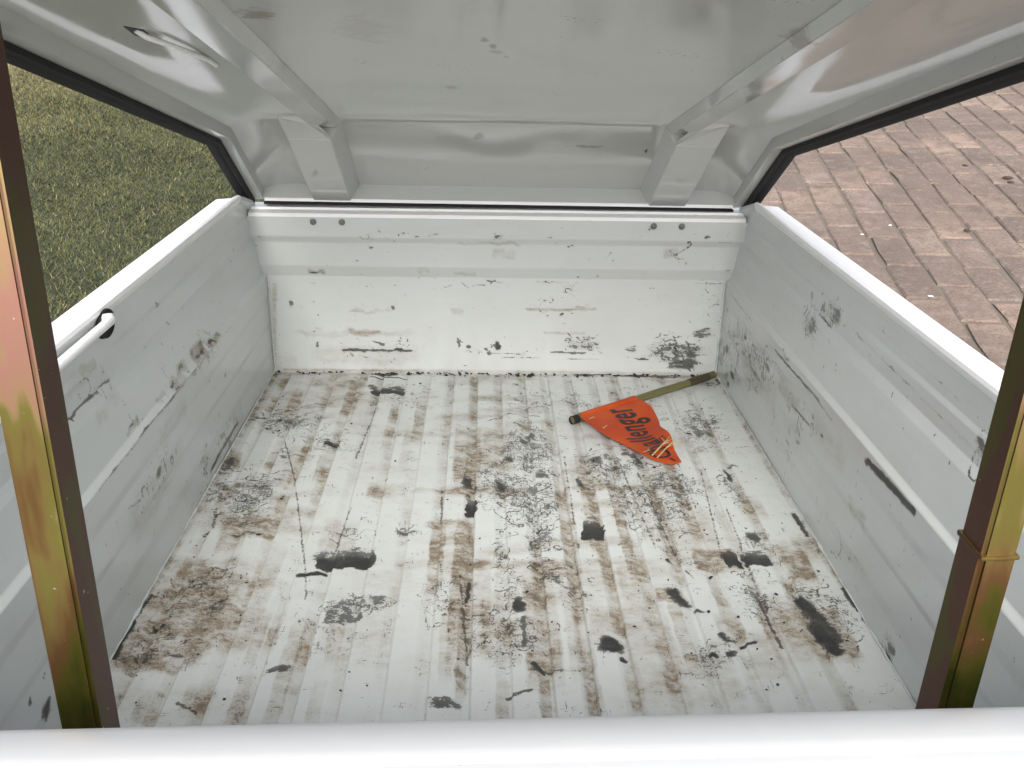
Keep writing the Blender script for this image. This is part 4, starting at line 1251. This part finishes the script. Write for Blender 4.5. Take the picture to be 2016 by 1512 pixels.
# sleeve wrapped round the pole
bm = bmesh.new()
rr_ = 0.0098
rings = []
for k in range(13):
    c = P0.lerp(P1, 0.045 + 0.365 * k / 12) - off
    side_v = Vector((dv.y, -dv.x, 0))
    rings.append([bm.verts.new(c + (side_v * math.cos(a) + Vector((0, 0, 1)) * math.sin(a)) * rr_) for a in [math.radians(-40 + 290 * q / 14) for q in range(15)]])
for a, b_ in zip(rings, rings[1:]):
    for q in range(14):
        bm.faces.new((a[q], a[q + 1], b_[q + 1], b_[q]))
slv = from_bm('hoist_sleeve', bm, pen.data.materials[0], pen, 60)

# lettering, laid on the cloth: reads from the tip towards the pole
def lettering(name, text, t0, t1, s_base, s_h, shear=0.25, bold=0.012, mat=None):
    cu = bpy.data.curves.new(name, 'FONT')
    cu.body = text
    cu.size = 1
    cu.shear = shear
    cu.offset = bold
    cu.resolution_u = 4
    cu.space_character = 1.08
    tmp = bpy.data.objects.new('tmp_text', cu)
    COL.objects.link(tmp)
    dg = bpy.context.evaluated_depsgraph_get()
    dg.update()
    me0 = tmp.evaluated_get(dg).to_mesh()
    bm = bmesh.new()
    bm.from_mesh(me0)
    bpy.data.objects.remove(tmp)
    bmesh.ops.triangulate(bm, faces=bm.faces)
    for _ in range(2):
        bmesh.ops.subdivide_edges(bm, edges=[e for e in bm.edges if e.calc_length() > 0.12], cuts=1)
        bmesh.ops.triangulate(bm, faces=bm.faces)
    xs_ = [v.co.x for v in bm.verts]
    x0, x1 = min(xs_), max(xs_)
    for v in bm.verts:
        f = (v.co.x - x0) / (x1 - x0)
        t = t0 + (t1 - t0) * f
        s = s_base(t) - v.co.y * s_h * (0.8 + 0.5 * t)
        p = cloth(s, t)
        v.co = p + Vector((0, 0, 0.0007))
    bmesh.ops.recalc_face_normals(bm, faces=bm.faces)
    return from_bm(name, bm, mat or M['ink'], pen)


lettering('lettering', 'Challenger', 0.88, 0.03, lambda t: 0.70 + 0.03 * t, 0.72, 0.3, 0.022)
# small framed mark under the word, too small to read
def inked_patch(name, quads):
    vs__, fs__ = [], []
    for ta, tb, sa, sb in quads:
        b0 = len(vs__)
        for t in (ta, tb):
            for s in (sa, sb):
                vs__.append(cloth(s, t) + Vector((0, 0, 0.0007)))
        fs__.append((b0, b0 + 1, b0 + 3, b0 + 2))
    return raw(name, vs__, fs__, M['ink'], pen)


inked_patch('small_mark', [(a, b_, c + .07, d + .07) for a, b_, c, d in ((.60, .615, .69, .80), (.60, .70, .69, .715), (.60, .68, .785, .80), (.665, .68, .72, .80), (.70, .715, .72, .79), (.71, .75, .755, .775), (.745, .76, .70, .79))])
# dark tapered swoosh by the tip
vs__ = [cloth(.58, .90), cloth(.42, .90), cloth(.50, .965), cloth(.62, .955)]
raw('swoosh', [v + Vector((0, 0, .0008)) for v in vs__], [(0, 1, 2, 3)], M['ink'], pen)

# ---- dry stalks lying on the flag
def stalk(label, s0, t0, s1, t1, r, fray):
    a, b_ = cloth(s0, t0) + off, cloth(s1, t1) + off
    mid = cloth((s0 + s1) / 2, (t0 + t1) / 2) + off
    lift = Vector((0, 0, .0022))
    base = (a + b_) / 2
    o_ = Vector((base.x, base.y, 0))
    bm = bmesh.new()
    zmid = max(mid.z, (a.z + b_.z) / 2)
    pts = [a + lift, a.lerp(b_, .35) + lift, Vector(((a.x + b_.x) / 2, (a.y + b_.y) / 2, zmid)) + lift, a.lerp(b_, .7) + lift, b_ + lift]
    for p in pts:
        p.z = max(p.z, zmid * .9 + .001)
    tube_bm(bm, [p - o_ for p in pts], [r, r * 1.1, r, r * .9, r * .6], 6)
    dirv = (b_ - a).normalized()
    for k in range(fray):
        q = a.lerp(b_, random.uniform(.45, 1)) + lift
        e = q + (dirv * random.uniform(.6, 1) + Vector((dirv.y, -dirv.x, 0)) * random.uniform(-.9, .9)) * random.uniform(.010, .026) + Vector((0, 0, random.uniform(.001, .005)))
        tube_bm(bm, [q - o_, q.lerp(e, .5) + Vector((0, 0, .0008)) - o_, e - o_], [r * .4, r * .35, r * .2], 4)
    ob = from_bm('straw', bm, M['straw'], None, 60)
    ob.matrix_world = BOX @ Matrix.Translation(o_)
    props(ob, label, 'straw', 'straws on the flag')
    return ob


stalk('long dry straw across the tip of the orange flag, nearer the lettering', .13, .80, .86, .69, .0017, 6)
stalk('frayed dry straw across the tip of the orange flag, nearer its end', .13, .84, .93, .75, .0015, 8)
stalk('thin straw wisp left of the two long straws on the flag', .05, .72, .30, .715, .0008, 2)
stalk('short pale straw on the flag beside the pole end, near its hoist', .05, .10, .14, .09, .0012, 0)
stalk('short pale straw on the left hem of the flag, second from the pole', .07, .27, .16, .25, .0012, 0)

# ---- crumbs gathered along the back seam and strewn on the floor
bm = bmesh.new()
def crumb(x, y, r):
    z = 0.0022
    res_ = bmesh.ops.create_icosphere(bm, subdivisions=1, radius=r)
    sx_, sy_ = random.uniform(.7, 1.9), random.uniform(.6, 1.2)
    an = random.uniform(0, 3.14)
    for v in res_['verts']:
        q = v.co * random.uniform(.75, 1.2)
        q = Vector((q.x * sx_, q.y * sy_, q.z * .6))
        v.co = Vector((q.x * math.cos(an) - q.y * math.sin(an) + x, q.x * math.sin(an) + q.y * math.cos(an) + y, q.z + z))
for k in range(150):
    crumb(random.uniform(-.49, .49) if k % 3 else random.gauss(.05, .2), -abs(random.gauss(.004, .008)) - .004, abs(random.gauss(.0016, .001)) + .0008)
for k in range(170):
    crumb(random.uniform(-.47, .47), random.uniform(-1.1, -.02), abs(random.gauss(.0008, .0006)) + .0006)
for k in range(60):
    crumb(random.gauss(.30, .12), random.uniform(-1.0, -.2), abs(random.gauss(.0010, .0007)) + .0006)
cr_ = from_bm('debris_crumbs', bm, M['crumb'], None, 60)
cr_.matrix_world = BOX
props(cr_, 'dark crumbs of dirt along the back seam and strewn over the box floor', 'dirt', kind='stuff')

# ---- a few bits on the paving
def speck(name, loc, mat, size, label, cat, group=None, flat=.35):
    bm = bmesh.new()
    bmesh.ops.create_icosphere(bm, subdivisions=2, radius=1)
    for v in bm.verts:
        k = random.uniform(.8, 1.15)
        v.co = Vector((v.co.x * size * k * 1.5, v.co.y * size * k, v.co.z * size * flat * k))
    ob = from_bm(name, bm, mat, None, 50)
    ob.location = (loc[0], loc[1], loc[2] + size * flat * .8)
    ob.rotation_euler = (0, 0, random.uniform(0, 3))
    props(ob, label, cat, group)
    return ob


speck('dead_leaf', (1.708, 3.287, 0.002), M['leaf'], 0.011, 'small dark brown leaf lying on a brick joint of the paving', 'leaf')
speck('pebble', (1.32, 3.282, 0.002), M['stone'], 0.005, 'tiny white stone chip on the paving, lower left of the leaf', 'pebble')
speck('pebble', (1.453, 3.365, 0.002), M['stone'], 0.005, 'tiny white stone chip on the paving by a dark joint', 'pebble')
speck('pebble', (1.353, 2.739, 0.002), M['stone'], 0.006, 'white stone chip on the paving close to the white rail', 'pebble')
speck('twig_litter', (2.13, 3.87, 0.002), M['leaf'], 0.014, 'dark clump of dead leaf litter on the right of the paving', 'litter')
speck('twig_litter', (2.12, 3.817, 0.002), M['leaf'], 0.01, 'small dark crumb of litter beside the larger clump on the paving', 'litter')
speck('twig_litter', (2.033, 4.057, 0.002), M['leaf'], 0.008, 'small brown litter flake on a pale paving brick', 'litter')
